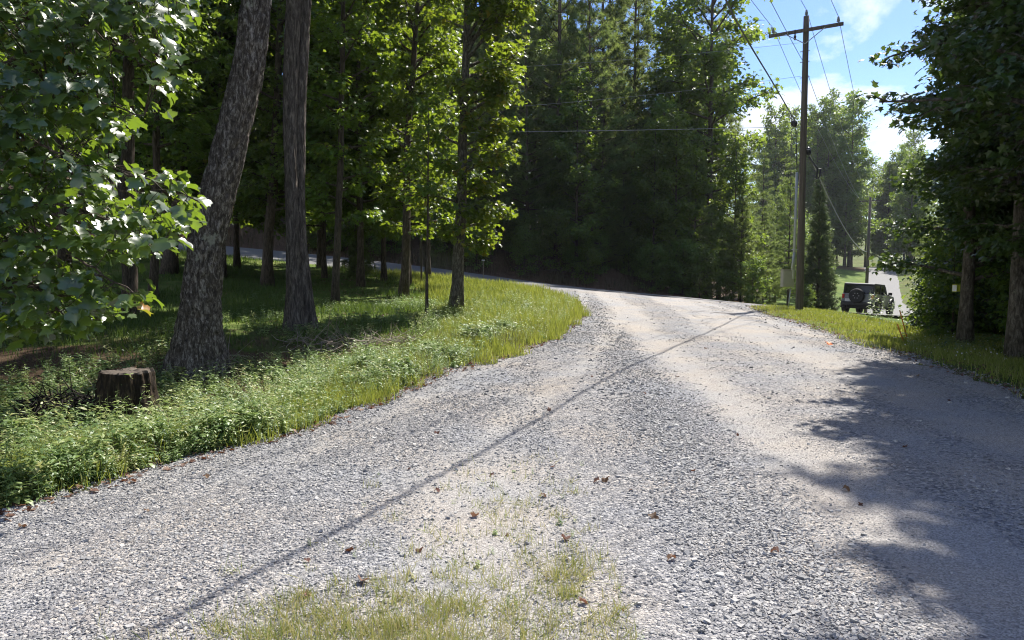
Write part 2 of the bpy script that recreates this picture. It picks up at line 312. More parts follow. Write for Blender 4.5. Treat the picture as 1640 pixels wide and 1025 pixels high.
def gravel_material():
    m, t, o = mat('gravel_surface'); p = N(t, 'ShaderNodeBsdfPrincipled', inp={'Roughness': .9, 'Specular IOR Level': .25})
    c = N(t, 'ShaderNodeTexCoord'); A = N(t, 'ShaderNodeAttribute', attribute_name='rnd')
    wn = N(t, 'ShaderNodeTexNoise', inp={'Scale': 30, 'Detail': 3}); t.links.new(c.outputs['Object'], wn.inputs['Vector'])
    va = N(t, 'ShaderNodeVectorMath', operation='MULTIPLY_ADD', inp={1: (.02, .02, .02)}); t.links.new(wn.outputs['Color'], va.inputs[0]); t.links.new(c.outputs['Object'], va.inputs[2])
    v1 = N(t, 'ShaderNodeTexVoronoi', feature='F1', inp={'Scale': 42, 'Randomness': 1}); t.links.new(va.outputs[0], v1.inputs['Vector'])
    v2 = N(t, 'ShaderNodeTexVoronoi', feature='F1', inp={'Scale': 110, 'Randomness': 1}); t.links.new(va.outputs[0], v2.inputs['Vector'])
    s1 = N(t, 'ShaderNodeSeparateColor'); t.links.new(v1.outputs['Color'], s1.inputs[0])
    s2 = N(t, 'ShaderNodeSeparateColor'); t.links.new(v2.outputs['Color'], s2.inputs[0])
    c1 = ramp(t, [(0, (.15, .154, .162)), (.45, (.29, .29, .298)), (.8, (.41, .405, .40)), (1, (.54, .52, .49))]); t.links.new(s1.outputs[0], c1.inputs[0])
    c2 = ramp(t, [(0, (.24, .232, .22)), (.5, (.38, .368, .35)), (1, (.53, .515, .49))]); t.links.new(s2.outputs[0], c2.inputs[0])
    n1 = N(t, 'ShaderNodeTexNoise', inp={'Scale': 1.7, 'Detail': 8, 'Roughness': .65}); t.links.new(c.outputs['Object'], n1.inputs['Vector'])
    f = N(t, 'ShaderNodeMath', operation='ADD'); t.links.new(A.outputs['Fac'], f.inputs[0]); 
    f2 = N(t, 'ShaderNodeMath', operation='MULTIPLY_ADD', inp={1: 1.3, 2: -.65}); t.links.new(n1.outputs['Fac'], f2.inputs[0]); t.links.new(f2.outputs[0], f.inputs[1])
    f3 = N(t, 'ShaderNodeMath', operation='MULTIPLY_ADD', inp={1: .5, 2: -.25}); t.links.new(s1.outputs[1], f3.inputs[0])
    f4 = N(t, 'ShaderNodeMath', operation='ADD'); t.links.new(f.outputs[0], f4.inputs[0]); t.links.new(f3.outputs[0], f4.inputs[1])
    mr = N(t, 'ShaderNodeMapRange', inp={1: .38, 2: .62}); t.links.new(f4.outputs[0], mr.inputs[0])
    mm = N(t, 'ShaderNodeMix', data_type='RGBA'); t.links.new(mr.outputs[0], mm.inputs[0]); t.links.new(c1.outputs[0], mm.inputs[6]); t.links.new(c2.outputs[0], mm.inputs[7])
    nb = N(t, 'ShaderNodeTexNoise', inp={'Scale': .8, 'Detail': 5}); t.links.new(c.outputs['Object'], nb.inputs['Vector'])
    rb = ramp(t, [(.35, (.9, .92, .97)), (.65, (1.08, 1.0, .92))]); t.links.new(nb.outputs['Fac'], rb.inputs[0])
    mb = N(t, 'ShaderNodeMix', data_type='RGBA', blend_type='MULTIPLY', inp={0: 1.0}); t.links.new(mm.outputs[2], mb.inputs[6]); t.links.new(rb.outputs[0], mb.inputs[7])
    t.links.new(mb.outputs[2], p.inputs['Base Color'])
    iv = N(t, 'ShaderNodeMath', operation='MULTIPLY_ADD', inp={1: -.75, 2: 1.0}); t.links.new(mr.outputs[0], iv.inputs[0])
    h1 = N(t, 'ShaderNodeMath', operation='MULTIPLY'); t.links.new(v1.outputs['Distance'], h1.inputs[0]); t.links.new(iv.outputs[0], h1.inputs[1])
    h2 = N(t, 'ShaderNodeMath', operation='MULTIPLY_ADD', inp={1: .35}); t.links.new(v2.outputs['Distance'], h2.inputs[0]); t.links.new(h1.outputs[0], h2.inputs[2])
    b = N(t, 'ShaderNodeBump', inp={'Strength': 1.0, 'Distance': .028}); b.invert = True; t.links.new(h2.outputs[0], b.inputs['Height']); t.links.new(b.outputs[0], p.inputs['Normal'])
    t.links.new(p.outputs[0], o.inputs[0]); return m
def stone_material():
    m, t, o = mat('crushed_stone'); p = N(t, 'ShaderNodeBsdfPrincipled', inp={'Roughness': .8, 'Specular IOR Level': .35})
    A = N(t, 'ShaderNodeAttribute', attribute_name='rnd'); r = ramp(t, [(0, (.15, .153, .160)), (.35, (.262, .262, .266)), (.75, (.37, .364, .36)), (.94, (.47, .46, .445)), (1, (.56, .50, .43))]); t.links.new(A.outputs['Fac'], r.inputs[0])
    c = N(t, 'ShaderNodeTexCoord'); n = N(t, 'ShaderNodeTexNoise', inp={'Scale': 90, 'Detail': 5}); t.links.new(c.outputs['Object'], n.inputs['Vector'])
    r2 = ramp(t, [(.3, (.75, .75, .75)), (.7, (1.2, 1.18, 1.14))]); t.links.new(n.outputs['Fac'], r2.inputs[0])
    mb = N(t, 'ShaderNodeMix', data_type='RGBA', blend_type='MULTIPLY', inp={0: 1.0}); t.links.new(r.outputs[0], mb.inputs[6]); t.links.new(r2.outputs[0], mb.inputs[7])
    t.links.new(mb.outputs[2], p.inputs['Base Color']); t.links.new(p.outputs[0], o.inputs[0]); return m
M_ground, M_gravel, M_stone = ground_material(), gravel_material(), stone_material()
M_asph = simple('old_asphalt', (.14, .138, .135), .8, var=.25, scale=60, bump=.5)

# ------------------------------------------------------------------ setting: ground, roads
def axis(lo, hi, c0, c1, step, grow=1.12):
    a = list(np.arange(c0, c1, step)); s = step; x = c1
    while x < hi: a.append(x); s *= grow; x += s
    a.append(hi); s = step; x = c0 - step; b = []
    while x > lo: b.append(x); s *= grow; x -= s
    b.append(lo); return np.array(sorted(b) + a)
def grid_mesh(X, Y, Z, mats, name, a, extra=None, smooth=True):
    ny, nx = X.shape; mb = MB(); i, j = np.meshgrid(np.arange(ny - 1), np.arange(nx - 1), indexing='ij'); i = i.ravel(); j = j.ravel()
    q = np.column_stack([i * nx + j, i * nx + j + 1, (i + 1) * nx + j + 1, (i + 1) * nx + j])
    mb.add(np.column_stack([X.ravel(), Y.ravel(), Z.ravel()]), None, q, a=a.ravel()); me = mb.mesh(name, mats, smooth)
    if extra:
        for k, v in extra.items(): me.attributes.new(k, 'FLOAT', 'POINT').data.foreach_set('value', v.ravel().astype(np.float32))
    return me
gx = axis(-420, 420, -28, 30, .4); gy = axis(-60, 520, -6, 50, .4, 1.06)
X, Y = np.meshgrid(gx, gy); Z = h(X, Y); RD, RZZ, RS = road_near(X, Y)
gravel_in = (X > xL(Y) + .25) & (X < xR(Y) - .25) & (Y < 37.5)
Z = Z - np.where(gravel_in, .06, 0) - np.where(RD < ROAD_W - .3, .06, 0)
wood = (RS > 0) & (X < 16 + (Y - 48) * .3)
grassy = np.where(RS > 0, .18, .55) + sstep(2.5, .5, np.abs(xL(Y) - X)) * .35 + .35 * sstep(0, 1, X - xR(Y)) * sstep(8, 3, X - xR(Y)) * sstep(10, 15, Y) + .12 * ((Y > 16) & (X < 0) & (RS < 0))
grassy = np.where((RS > 0) & (Y > 52) & (X > .33 * Y) & (Y < 150), .95, grassy)
grassy = np.where((Y < 14) & (X < xL(Y) - 1.2), .1, grassy); grassy = np.where((RS <= 0) & (X > xR(Y) + 4.5) & (Y < 14.5), .1, grassy)
clay = np.where((RS > 0) & (X < 8), sstep(3.2, 4.5, RD) * sstep(13, 8, RD) * .85, 0) * (.4 + .6 * sstep(.4, .6, fbm(X * .3, Y * .3, 0, 9))) + .7 * sstep(.9, .2, np.abs(X - xL(Y) + .3)) * (Y < 30)
me = grid_mesh(X, Y, Z, M_ground, 'ground', grassy, {'clay': np.clip(clay, 0, 1)})
tag(link('ground', me), kind='structure')

def dust(x, y):
    """how worn down to dust the gravel is: wheel tracks of the two roads"""
    n = fbm(x * 1.1, y * .35, 0, 21, 4) - .5 + .55 * (fbm((x - .07 * y) * 7, y * .3, 0, 23, 3) - .5)
    xm = x + .5 * (fbm(y * .12, 0 * y, 0, 33, 2) - .5)
    cen = lambda y0, a, b: a + b * np.clip(y, 0, 40)
    tr = 0
    for a, b, w, k in ((2.15, .062, .46, .85), (4.35, .085, .70, .75), (3.1, .10, .3, .45), (5.6, .09, .35, .45)):
        tr = np.maximum(tr, k * np.exp(-((xm - a - b * y) / w) ** 2))
    # left drive: from lower left up to the crest
    lc = lambda off: np.interp(y, [0, 5, 8, 12, 18, 26, 36], np.array([-3.2, -1.6, -.6, .5, 1.9, 3.1, 4.0]) + off)
    tr = np.maximum(tr, .42 * np.exp(-((xm - lc(-.65)) / .25) ** 2)); tr = np.maximum(tr, .45 * np.exp(-((xm - lc(.75)) / .28) ** 2))
    med = np.exp(-((x + .25) / .8) ** 2) * sstep(7.5, 5, y) * .7
    return np.clip(np.maximum(tr, med) + n * .7 + .12 + .22 * sstep(9, 22, y), 0, 1)
ys = np.concatenate([np.arange(-8, 14, .07), np.arange(14, 37.6, .16)]); us = np.linspace(0, 1, 190)
YY, UU = np.meshgrid(ys, us, indexing='ij')
edge = (fbm(YY * 1.6, 0 * YY, 0, 71, 4) - .5) * .9; edge2 = (fbm(YY * 1.6, 0 * YY + 9, 0, 72, 4) - .5) * .9
XX = (xL(YY) + edge) * (1 - UU) + (xR(YY) + edge2) * UU
DU = dust(XX, YY)
def gz(x, y): return h(x, y) + .012 + (fbm(x * 2.2, y * 1.1, 0, 77, 3) - .5) * .035 - .02 * dust(x, y)
ZZ = gz(XX, YY) - .03 * sstep(.02, 0, UU) - .03 * sstep(.98, 1, UU)
tag(link('gravel_road', grid_mesh(XX, YY, ZZ, M_gravel, 'gravel_road', DU)), kind='structure')

def strip(P, w, name, m, dz=.015, cols=7):
    P = np.asarray(P); d = np.gradient(P[:, :2], axis=0); d /= np.linalg.norm(d, axis=1)[:, None]; nrm = np.column_stack([-d[:, 1], d[:, 0]])
    u = np.linspace(-1, 1, cols); jag = (fbm(P[:, 0] * .8, P[:, 1] * .8, 0, 3) - .5) * .3
    X = P[:, 0:1] + nrm[:, 0:1] * (u * w + jag[:, None] * (abs(u) == 1)); Y = P[:, 1:2] + nrm[:, 1:2] * (u * w + jag[:, None] * (abs(u) == 1))
    Z = P[:, 2:3] + dz + .04 * (1 - u ** 2) + 0 * X + TILT * sstep(5, -5, P[:, 0:1]) * u
    return grid_mesh(X, Y, Z, m, name, np.full(X.shape, .5))
RPf = catmull(np.column_stack([RC, RZ]), 30)
tag(link('paved_road', strip(RPf, ROAD_W, 'paved_road', M_asph)), kind='structure')

# loose stones lying on the gravel
def stone_templates(k):
    out = []
    for i in range(k):
        r = np.random.default_rng(100 + i)
        v = np.array([(x, y, z) for x in (-1, 1) for y in (-1, 1) for z in (-1, 1)], float) * np.array([.5, .36, .19])
        v = v * r.uniform(.55, 1.1, v.shape) + r.normal(0, .06, v.shape)
        t = np.array([(0, 1, 3), (0, 3, 2), (4, 6, 7), (4, 7, 5), (0, 4, 5), (0, 5, 1), (2, 3, 7), (2, 7, 6), (0, 2, 6), (0, 6, 4), (1, 5, 7), (1, 7, 3)])
        out.append((v, t))
    return out
ST = stone_templates(8)
def add_stones(mb, x, y, size, r):
    z = gz(x, y)
    for k in range(8):
        s = np.arange(len(x)) % 8 == k
        n = s.sum(); R = rot_basis(r.uniform(0, 6.28, n), r.normal(0, .25, n), r.normal(0, .3, n), size[s])
        mb.batch(ST[k][0], ST[k][1], np.column_stack([x[s], y[s], z[s] + size[s] * .10]), R, r.beta(2, 2.2, n))
mb = MB(); r = np.random.default_rng(5)
def coarse(x, y):
    b = .10 + .9 * np.exp(-((x - 1.25 - .055 * y) / .42) ** 2) + .5 * np.exp(-((x - 3.3 - .06 * y) / .35) ** 2) * sstep(8, 4, y) + .55 * sstep(1.2, .1, np.minimum(x - xL(y), xR(y) - x))
    b = np.maximum(b, .5 * (x < .4)); return b * np.clip(1.15 - 1.1 * dust(x, y), .12, 1)
for y0, y1, n, s0, s1 in ((2.6, 8, 60000, .004, .010), (2.6, 5.2, 125000, .007, .021), (5.2, 9, 95000, .010, .025), (9, 17, 50000, .014, .032), (17, 34, 20000, .02, .045)):
    y = r.uniform(y0, y1, n); x = xL(y) + (xR(y) - xL(y)) * r.uniform(-.03, 1.02, n)
    k = (r.uniform(0, 1, n) < np.maximum(coarse(x, y), (s1 < .011) * (x > 0))) & (np.abs(x) < y * .78 + .3); x, y = x[k], y[k]
    add_stones(mb, x, y, r.uniform(s0, s1, len(x)) * (1 + .9 * (r.uniform(0, 1, len(x)) > .97)) * np.where(np.abs(x - 1.3) < .5, 1.25, 1), r)
tag(link('gravel', mb.mesh('gravel', M_stone)), 'loose grey crushed stones scattered over the gravel road', 'gravel', kind='stuff')

# ------------------------------------------------------------------ leaves, grass and trees
def lobed(fold=.22, curl=.25, dr=.3, seed=0):
    r = np.random.default_rng(seed + 50); half = np.array([(.15, -.04), (.40, .06), (.50, .22), (.33, .38), (.52, .60), (.43, .80), (.18, .80)]) * r.uniform(.9, 1.1, (7, 2))
    mid = [(0, 0), (0, .22), (0, .45), (0, .7), (0, .95)]; F = [(0, 5, 6), (0, 6, 1), (1, 6, 7), (1, 7, 8), (1, 8, 2), (2, 8, 9), (2, 9, 10), (2, 10, 3), (3, 10, 11), (3, 11, 4)]
    o = mid + [tuple(p) for p in half] + [(-x * .96, y * 1.02) for x, y in half]
    v = np.array([(x, y, abs(x) * fold - curl * (y - .3) ** 2 - dr * max(0, abs(x) - .3)) for x, y in o]); v[5:, 2] += r.normal(0, .03, 14)
    G_ = [(b if b < 5 else b + 7, a if a < 5 else a + 7, c if c < 5 else c + 7) for a, b, c in F]
    return v, np.array(F + G_)
def star(fold=.2):
    o = [(0, 0), (.42, .12), (.28, .36), (.5, .62), (.2, .66), (0, 1), (-.2, .66), (-.5, .62), (-.28, .36), (-.42, .12)]
    v = [(0, .38, 0)] + [(x, y, abs(x) * fold - .2 * (y - .3) ** 2) for x, y in o]; n = len(o)
    return np.array(v), np.array([(0, 1 + i, 1 + (i + 1) % n) for i in range(n)])
def diamond():
    return np.array([(0, 0, 0), (.36, .42, .10), (0, 1, -.08), (-.36, .42, .10)]), np.array([(0, 1, 2), (0, 2, 3)])
def lance():
    return np.array([(0, 0, 0), (.14, .3, .04), (.12, .65, 0), (0, 1, -.16), (-.12, .65, 0), (-.14, .3, .04)]), np.array([(0, 1, 5), (1, 4, 5), (1, 2, 4), (2, 3, 4)])
def clump(k=11, seed=1):
    r = np.random.default_rng(seed); v = []; t = []
    for i in range(k):
        az = i * 2.4; e = r.uniform(.1, 1.25); d = np.array([math.cos(az) * math.sin(e), math.cos(e) * .9 + .1, math.sin(az) * math.sin(e)])
        w = np.cross(d, r.normal(0, 1, 3)); w /= np.linalg.norm(w); L = r.uniform(.75, 1.1); b = len(v)
        v += [w * .045, -w * .045, d * L]; t.append((b, b + 1, b + 2))
    return np.array(v), np.array(t)
LOBED, STAR, DIAM, LANCE = lobed(), star(), diamond(), lance()

def path_trunk(pts, n=14, wob=.04, seed=0):
    P = catmull(np.asarray(pts, float), max(2, n // max(1, len(pts) - 1))); r = np.random.default_rng(seed)
    P[1:-1, :2] += r.normal(0, wob, (len(P) - 2, 2)); return P
def broad(seed, H, clear, R, nlimb, nleaf, lsize, tmpl, tr, trunk=None, prof='oval', leafmat=None, barkmat=None, droop=.25, up=(.15, .9), sides=8, cmul=1.0, jit=.12, side_bias=None):
    r = np.random.default_rng(seed)
    if trunk is None:
        lean = r.normal(0, .03 * H / 10, 2); trunk = [(0, 0, -.2), (lean[0] * .5, lean[1] * .5, H * .35), (lean[0] * 2, lean[1] * 2, H * .7), (lean[0] * 3, lean[1] * 3, H)]
    T = path_trunk(trunk, 14, tr * .12, seed); seg = np.concatenate([[0], np.cumsum(np.linalg.norm(np.diff(T, axis=0), axis=1))]); u = seg / seg[-1]
    rr = tr * (1 - .82 * u ** 1.1) * (1 + .55 * np.exp(-seg / .35))
    wood = MB(); wood.tube(T, rr, sides)
    def tp(t): return np.array([np.interp(t, u, T[:, k]) for k in range(3)])
    A0, A1, Wt, Az = [], [], [], []
    t0 = clear / H
    for i in range(nlimb):
        q = (i + r.uniform(0, 1)) / nlimb; t = t0 + (0.985 - t0) * q; b = tp(t); az = i * 2.399 + r.normal(0, .4)
        if side_bias is not None and r.uniform() < .6: az = side_bias + r.normal(0, .7)
        pf = {'oval': (math.sin(math.pi * (q * .82 + .12)) ** .7), 'column': (.85 - .45 * q ** 2), 'cone': (1 - q) ** .8 + .1, 'top': .35 + .65 * math.sin(math.pi * (q * .7 + .1)), 'vase': .5 + .85 * q}[prof]
        L = R * pf * r.uniform(.65, 1.2); e = up[0] + (up[1] - up[0]) * q + r.normal(0, .12)
        k = 6; s = np.linspace(0, 1, k); az_s = az + r.normal(0, .2) * s
        e_s = e + .25 * s - droop * 2.4 * s ** 2
        st = np.column_stack([np.cos(az_s) * np.cos(e_s), np.sin(az_s) * np.cos(e_s), np.sin(e_s)]) * L / (k - 1)
        P = b + np.concatenate([[[0, 0, 0]], np.cumsum(st[:-1], axis=0)]) + r.normal(0, .02 * L, (k, 3)) * s[:, None]
        r0 = min(tr * .45 * (1 - .6 * t), .02 * L + .012); wood.tube(P, r0 * (1 - .85 * s) + .003, 5, cap=False)
        for a_, b_ in zip(P[2:-1], P[3:]): A0.append(a_); A1.append(b_); Wt.append(.6); Az.append(az)
        for j in range(int(3 + L * 2.6)):
            s0 = r.uniform(.25, 1); bb = np.array([np.interp(s0, s, P[:, c]) for c in range(3)]); a2 = az + r.choice([-1, 1]) * r.uniform(.4, 1.3); l2 = L * .42 * (1.15 - s0) * r.uniform(.6, 1.3) + .15
            e2 = e * .4 + r.normal(0, .3); mid = bb + l2 * .55 * np.array([math.cos(a2) * math.cos(e2), math.sin(a2) * math.cos(e2), math.sin(e2)])
            e3 = e2 - droop; tip = mid + l2 * .5 * np.array([math.cos(a2) * math.cos(e3), math.sin(a2) * math.cos(e3), math.sin(e3)])
            wood.tube([bb, mid, tip], [r0 * .35 + .002, r0 * .2 + .002, .002], 3, cap=False)
            A0 += [bb, mid]; A1 += [mid, tip]; Wt += [l2 * .6, l2 * 1.3]; Az += [a2, a2]
    A0, A1, Wt, Az = np.array(A0), np.array(A1), np.array(Wt), np.array(Az); Wt = Wt * r.uniform(.15, 1.6, len(Wt)); Wt /= Wt.sum()
    ix = r.choice(len(A0), nleaf, p=Wt); s = r.uniform(0, 1, nleaf)[:, None]; P = A0[ix] * (1 - s) + A1[ix] * s
    P = P + r.normal(0, jit, P.shape) * np.array([1, 1, .7]); yaw = Az[ix] + r.normal(0, .9, nleaf); sz = lsize * r.uniform(.6, 1.2, nleaf)
    Rm = rot_basis(yaw, r.normal(-.45, .45, nleaf), r.normal(0, .5, nleaf), sz)
    cr_ = MB(); cr_.batch(tmpl[0], tmpl[1], P, Rm, np.clip(r.beta(2, 2, nleaf) * cmul, 0, 1))
    return wood.mesh('trunk', barkmat or M_bark3, True), cr_.mesh('crown', leafmat or M_broad)
def pine(seed, H, clear, R, whorl, per, nclump, csize, tr, prof=None, matl=None, up=.12, tmpl=None):
    r = np.random.default_rng(seed); lean = r.normal(0, .012 * H, 2)
    T = path_trunk([(0, 0, -.2), (lean[0] * .3, lean[1] * .3, H * .4), (lean[0], lean[1], H)], 12, tr * .1, seed); u = np.linspace(0, 1, len(T))
    wood = MB(); wood.tube(T, tr * (1 - .88 * u) * (1 + .3 * np.exp(-u * H / .4)), 8); A0, A1, Wt, Az = [], [], [], []
    z = clear; i = 0
    while z < H * .985:
        q = (z - clear) / (H - clear)
        for j in range(per):
            if r.uniform() < .12: continue
            az = i * 1.1 + j * 2 * math.pi / per + r.normal(0, .25); pf = prof(q) if prof else (min(1, (1 - q) * 1.25 + .08)) * (.75 + .25 * min(1, q * 5)); L = R * pf * r.uniform(.6, 1.15)
            b = np.array([np.interp(z / H, u, T[:, c]) for c in range(3)]); e = up + .5 * q + r.normal(0, .08); s = np.linspace(0, 1, 5)
            P = b + np.column_stack([np.cos(az) * L * s * math.cos(e), np.sin(az) * L * s * math.cos(e), L * (s * math.sin(e) + .16 * s ** 2 - .10 * s)]) + r.normal(0, .02 * L, (5, 3)) * s[:, None]
            wood.tube(P, (.012 * L + .008) * (1 - .8 * s) + .003, 4, cap=False)
            for k in range(2, 4): A0.append(P[k]); A1.append(P[k + 1]); Wt.append(L * .3); Az.append(az)
            for k in range(int(3 + L * 2.2)):
                s0 = r.uniform(.3, 1); bb = np.array([np.interp(s0, s, P[:, c]) for c in range(3)]); a2 = az + r.choice([-1, 1]) * r.uniform(.5, 1.1); l2 = L * .38 * (1.2 - s0) * r.uniform(.6, 1.2) + .1
                tip = bb + l2 * np.array([math.cos(a2), math.sin(a2), r.normal(.12, .1)]); wood.tube([bb, tip], [.006, .003], 3, cap=False)
                A0.append(bb); A1.append(tip); Wt.append(l2); Az.append(a2)
        z += whorl * r.uniform(.7, 1.3); i += 1
    A0, A1, Wt, Az = np.array(A0), np.array(A1), np.array(Wt), np.array(Az); Wt = Wt * r.uniform(.3, 1.5, len(Wt)); Wt /= Wt.sum()
    ix = r.choice(len(A0), nclump, p=Wt); s = r.uniform(.1, 1.05, nclump)[:, None]; P = A0[ix] * (1 - s) + A1[ix] * s + r.normal(0, .05, (nclump, 3))
    Rm = rot_basis(Az[ix] + r.normal(0, .5, nclump), r.normal(.35, .35, nclump), r.uniform(0, 6, nclump), csize * r.uniform(.7, 1.2, nclump))
    cr_ = MB(); tm = tmpl or clump(); cr_.batch(tm[0], tm[1], P, Rm, np.clip(r.beta(2, 2, nclump), 0, 1))
    return wood.mesh('trunk', M_bark3, True), cr_.mesh('crown', matl or M_pine)
def tree(name, meshes, x, y, s=1.0, rz=0.0, label='', cat='tree', group=None, z=None, sz=None):
    o = empty(name, (x, y, float(h(x, y)) - .05 if z is None else z), rz, (s, s, s * (sz or 1)))
    tag(o, label, cat, group)
    link('trunk', meshes[0], o); link('crown', meshes[1], o); return o

# prototypes shared by the woods
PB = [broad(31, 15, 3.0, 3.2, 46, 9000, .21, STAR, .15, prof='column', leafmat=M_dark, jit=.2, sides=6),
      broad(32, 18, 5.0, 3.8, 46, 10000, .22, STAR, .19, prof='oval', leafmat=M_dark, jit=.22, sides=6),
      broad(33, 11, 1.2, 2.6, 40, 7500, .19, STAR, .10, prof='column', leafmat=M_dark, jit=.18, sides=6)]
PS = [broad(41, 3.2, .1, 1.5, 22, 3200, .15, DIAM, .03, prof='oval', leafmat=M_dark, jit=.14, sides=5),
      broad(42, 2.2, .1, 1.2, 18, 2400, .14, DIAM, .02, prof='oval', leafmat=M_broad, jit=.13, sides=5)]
PP = [pine(51, 22, 6.0, 3.4, .75, 5, 4200, .34, .22), pine(52, 19, 3.0, 3.2, .7, 5, 4200, .32, .18), pine(53, 9, .5, 2.3, .42, 5, 3200, .26, .09)]
PC = pine(54, 8, .1, 1.35, .22, 6, 5200, .20, .10, prof=lambda q: (1 - q) ** .7 + .06, matl=M_cedar, up=.6)
r = random.Random(4)

# --- woods across the paved road (centre and left)
def free(x, y, pts, dmin): return all((x - a) ** 2 + (y - b) ** 2 > dmin * dmin for a, b in pts)
used = []
GW = 'trees of the wood beyond the paved road'
def woods(n, region, kinds, dmin, group, labels, sc=(.8, 1.15)):
    c = 0; tries = 0
    while c < n and tries < n * 60:
        tries += 1; x, y = region()
        if not free(x, y, used, dmin): continue
        rd, _, _ = road_near(np.array([x]), np.array([y]))
        if rd[0] < ROAD_W + 2.2: continue
        used.append((x, y)); k = r.choice(kinds); s = r.uniform(*sc); sz = r.uniform(.9, 1.12)
        m = {'b0': PB[0], 'b1': PB[1], 'b2': PB[2], 'p0': PP[0], 'p1': PP[1], 'p2': PP[2], 's0': PS[0], 's1': PS[1], 'c': PC}[k]
        nm, lb, ct = labels[k[0]]; pxx = CX + F_PX * x / y
        lb = ('tall ' if s * sz > 1.08 * sum(sc) / 2 else 'smaller ' if s * sz < .93 * sum(sc) / 2 else '') + lb
        for lim, ph in ((60, 'at the far left edge'), (260, 'left of the oak'), (340, 'behind the oak'), (450, 'between oak and twin trunk'), (520, 'behind the twin trunk'), (600, 'behind the thin maple'), (700, 'behind the slim maple'), (860, 'behind the lone maple'), (940, 'above the grass corner'), (1030, 'above the road crest'), (1120, 'right of the road crest'), (1240, 'left of the power pole'), (1330, 'right behind the power pole'), (1380, 'left of the far pole'), (1450, 'right of the far pole'), (1530, 'left of the yellow box'), (1640, 'near the right edge'), (9999, 'beyond the right edge')):
            if pxx < lim: lb += ', ' + ph; break
        tree(nm, m, x, y, s, r.uniform(0, 6.28), lb, ct, group, sz=sz); c += 1
def lab(where): return {'b': ('broadleaf_tree', 'dark broadleaf tree ' + where, 'tree'), 'p': ('pine_tree', 'dark pine tree ' + where, 'pine tree'), 's': ('shrub', 'leafy green shrub ' + where, 'shrub'), 'c': ('cedar_tree', 'narrow cedar ' + where, 'cedar')}
L1 = lab('in the wood across the paved road')
L0, L2 = lab('at the front of the far wood'), lab('deep in the far wood')
woods(16, lambda: ((lambda x: (x, 45.5 + r.uniform(0, 3)))(r.uniform(-6, 15))), ['p2', 'b2', 'p2', 'p1', 'b2'], 1.5, 'lower trees at the front of the wood across the road', L0, (.8, 1.15))
woods(24, lambda: (r.uniform(-10, 17), r.uniform(49, 66)), ['p0', 'p0', 'b1', 'p1'], 3.0, 'trees inside the wood across the road', L1, (1.15, 1.45))
woods(16, lambda: (r.uniform(-12, 20), r.uniform(68, 86)), ['p1', 'b0', 'b2', 'b1'], 3.4, 'trees deep in the wood across the road', L2, (1.0, 1.3))
woods(22, lambda: (r.uniform(-46, -8), r.uniform(54, 78)), ['p1', 'b1', 'b0', 'b2', 'p0'], 3.2, 'trees far behind the left trunks', lab('far behind the left trunks'), (.9, 1.2))
woods(14, lambda: (r.uniform(-44, -16), r.uniform(44, 52)), ['b1', 'b0', 'p1'], 3.0, 'trees on the bank behind the left trunks', lab('on the bank above the paved road'), (.9, 1.1))
woods(26, lambda: (r.uniform(-16, 14), r.uniform(54, 62)), ['b2', 's0', 's0', 's0'], 1.2, 'low growth inside the wood across the road', lab('low in the far wood'), (1.3, 1.9))
woods(26, lambda: (r.uniform(-13, 14), 43.9 + r.uniform(0, 2.6)), ['s0', 's0', 's1'], .9, 'shrubs below the wood across the road', lab('below the wood across the paved road'), (.4, .95))
# --- left wood on this side of the paved road
woods(10, lambda: (r.uniform(-30, -13), r.uniform(14, 34)), ['b0', 'b1', 'b2'], 2.8, 'trees deep in the left wood', lab('deep in the left wood'), (.85, 1.1))
woods(10, lambda: (r.uniform(-17, -8.5), r.uniform(2, 12)), ['b0', 'b2', 'b1'], 2.2, 'trees in the dark beside the near maple', lab('in the dark beyond the near branches'), (.8, 1.0))
woods(3, lambda: (r.uniform(-13, -7), r.uniform(27, 34)), ['b0'], 2.0, 'trees between the big trunks and the paved road', lab('before the paved road at left'), (.85, 1.05))
PM = [broad(35, 13, 2.4, 2.9, 50, 11000, .19, STAR, .13, prof='column', leafmat=M_broad, jit=.2, sides=6), broad(36, 9, 1.2, 2.3, 44, 9000, .17, STAR, .09, prof='column', leafmat=M_broad, jit=.18, sides=6)]
PB_ = PB; PB = [PM[0], PM[1], PM[1]]
woods(9, lambda: ((lambda y: (r.uniform(-.5 * y, -.09 * y), y))(r.uniform(28, 35))), ['b0'], 2.1, 'sunlit maples this side of the paved road', lab('with backlit leaves by the paved road'), (.85, 1.1))
PB = PB_
# --- corridor, middle distance
def px_tree(name, m, px, y, s, rz, label, cat, group=None, sz=None, dx=0):
    x = (px - CX) / F_PX * y; return tree(name, m, x, y, s, rz, label, cat, group, sz=sz)
px_tree('cedar_tree', PC, 1310, 51, 1.2, .5, 'narrow pale green cedar just right of the power pole', 'cedar')
px_tree('pine_tree', PP[1], 1262, 66, .72, 1.5, 'bushy dark pine seen behind the utility box and power pole', 'pine tree')
px_tree('pine_tree', PP[2], 1222, 52, .75, 2.5, 'low drooping pine at the right end of the wood', 'pine tree')
px_tree('shrub', PS[0], 1205, 44.6, .85, .4, 'bright leafy shrub where the grass meets the paved road', 'shrub')
px_tree('shrub', PS[0], 1290, 47, .5, 1.4, 'small dark shrub at the foot of the pale cedar', 'shrub')
woods(26, lambda: ((lambda y: (y * r.uniform(.30, .43), y))(r.uniform(72, 125))), ['b2', 'b2', 'p1', 'b0'], 3.2, 'trees left of the distant lawn', lab('left of the distant sunny lawn'), (.68, .86))
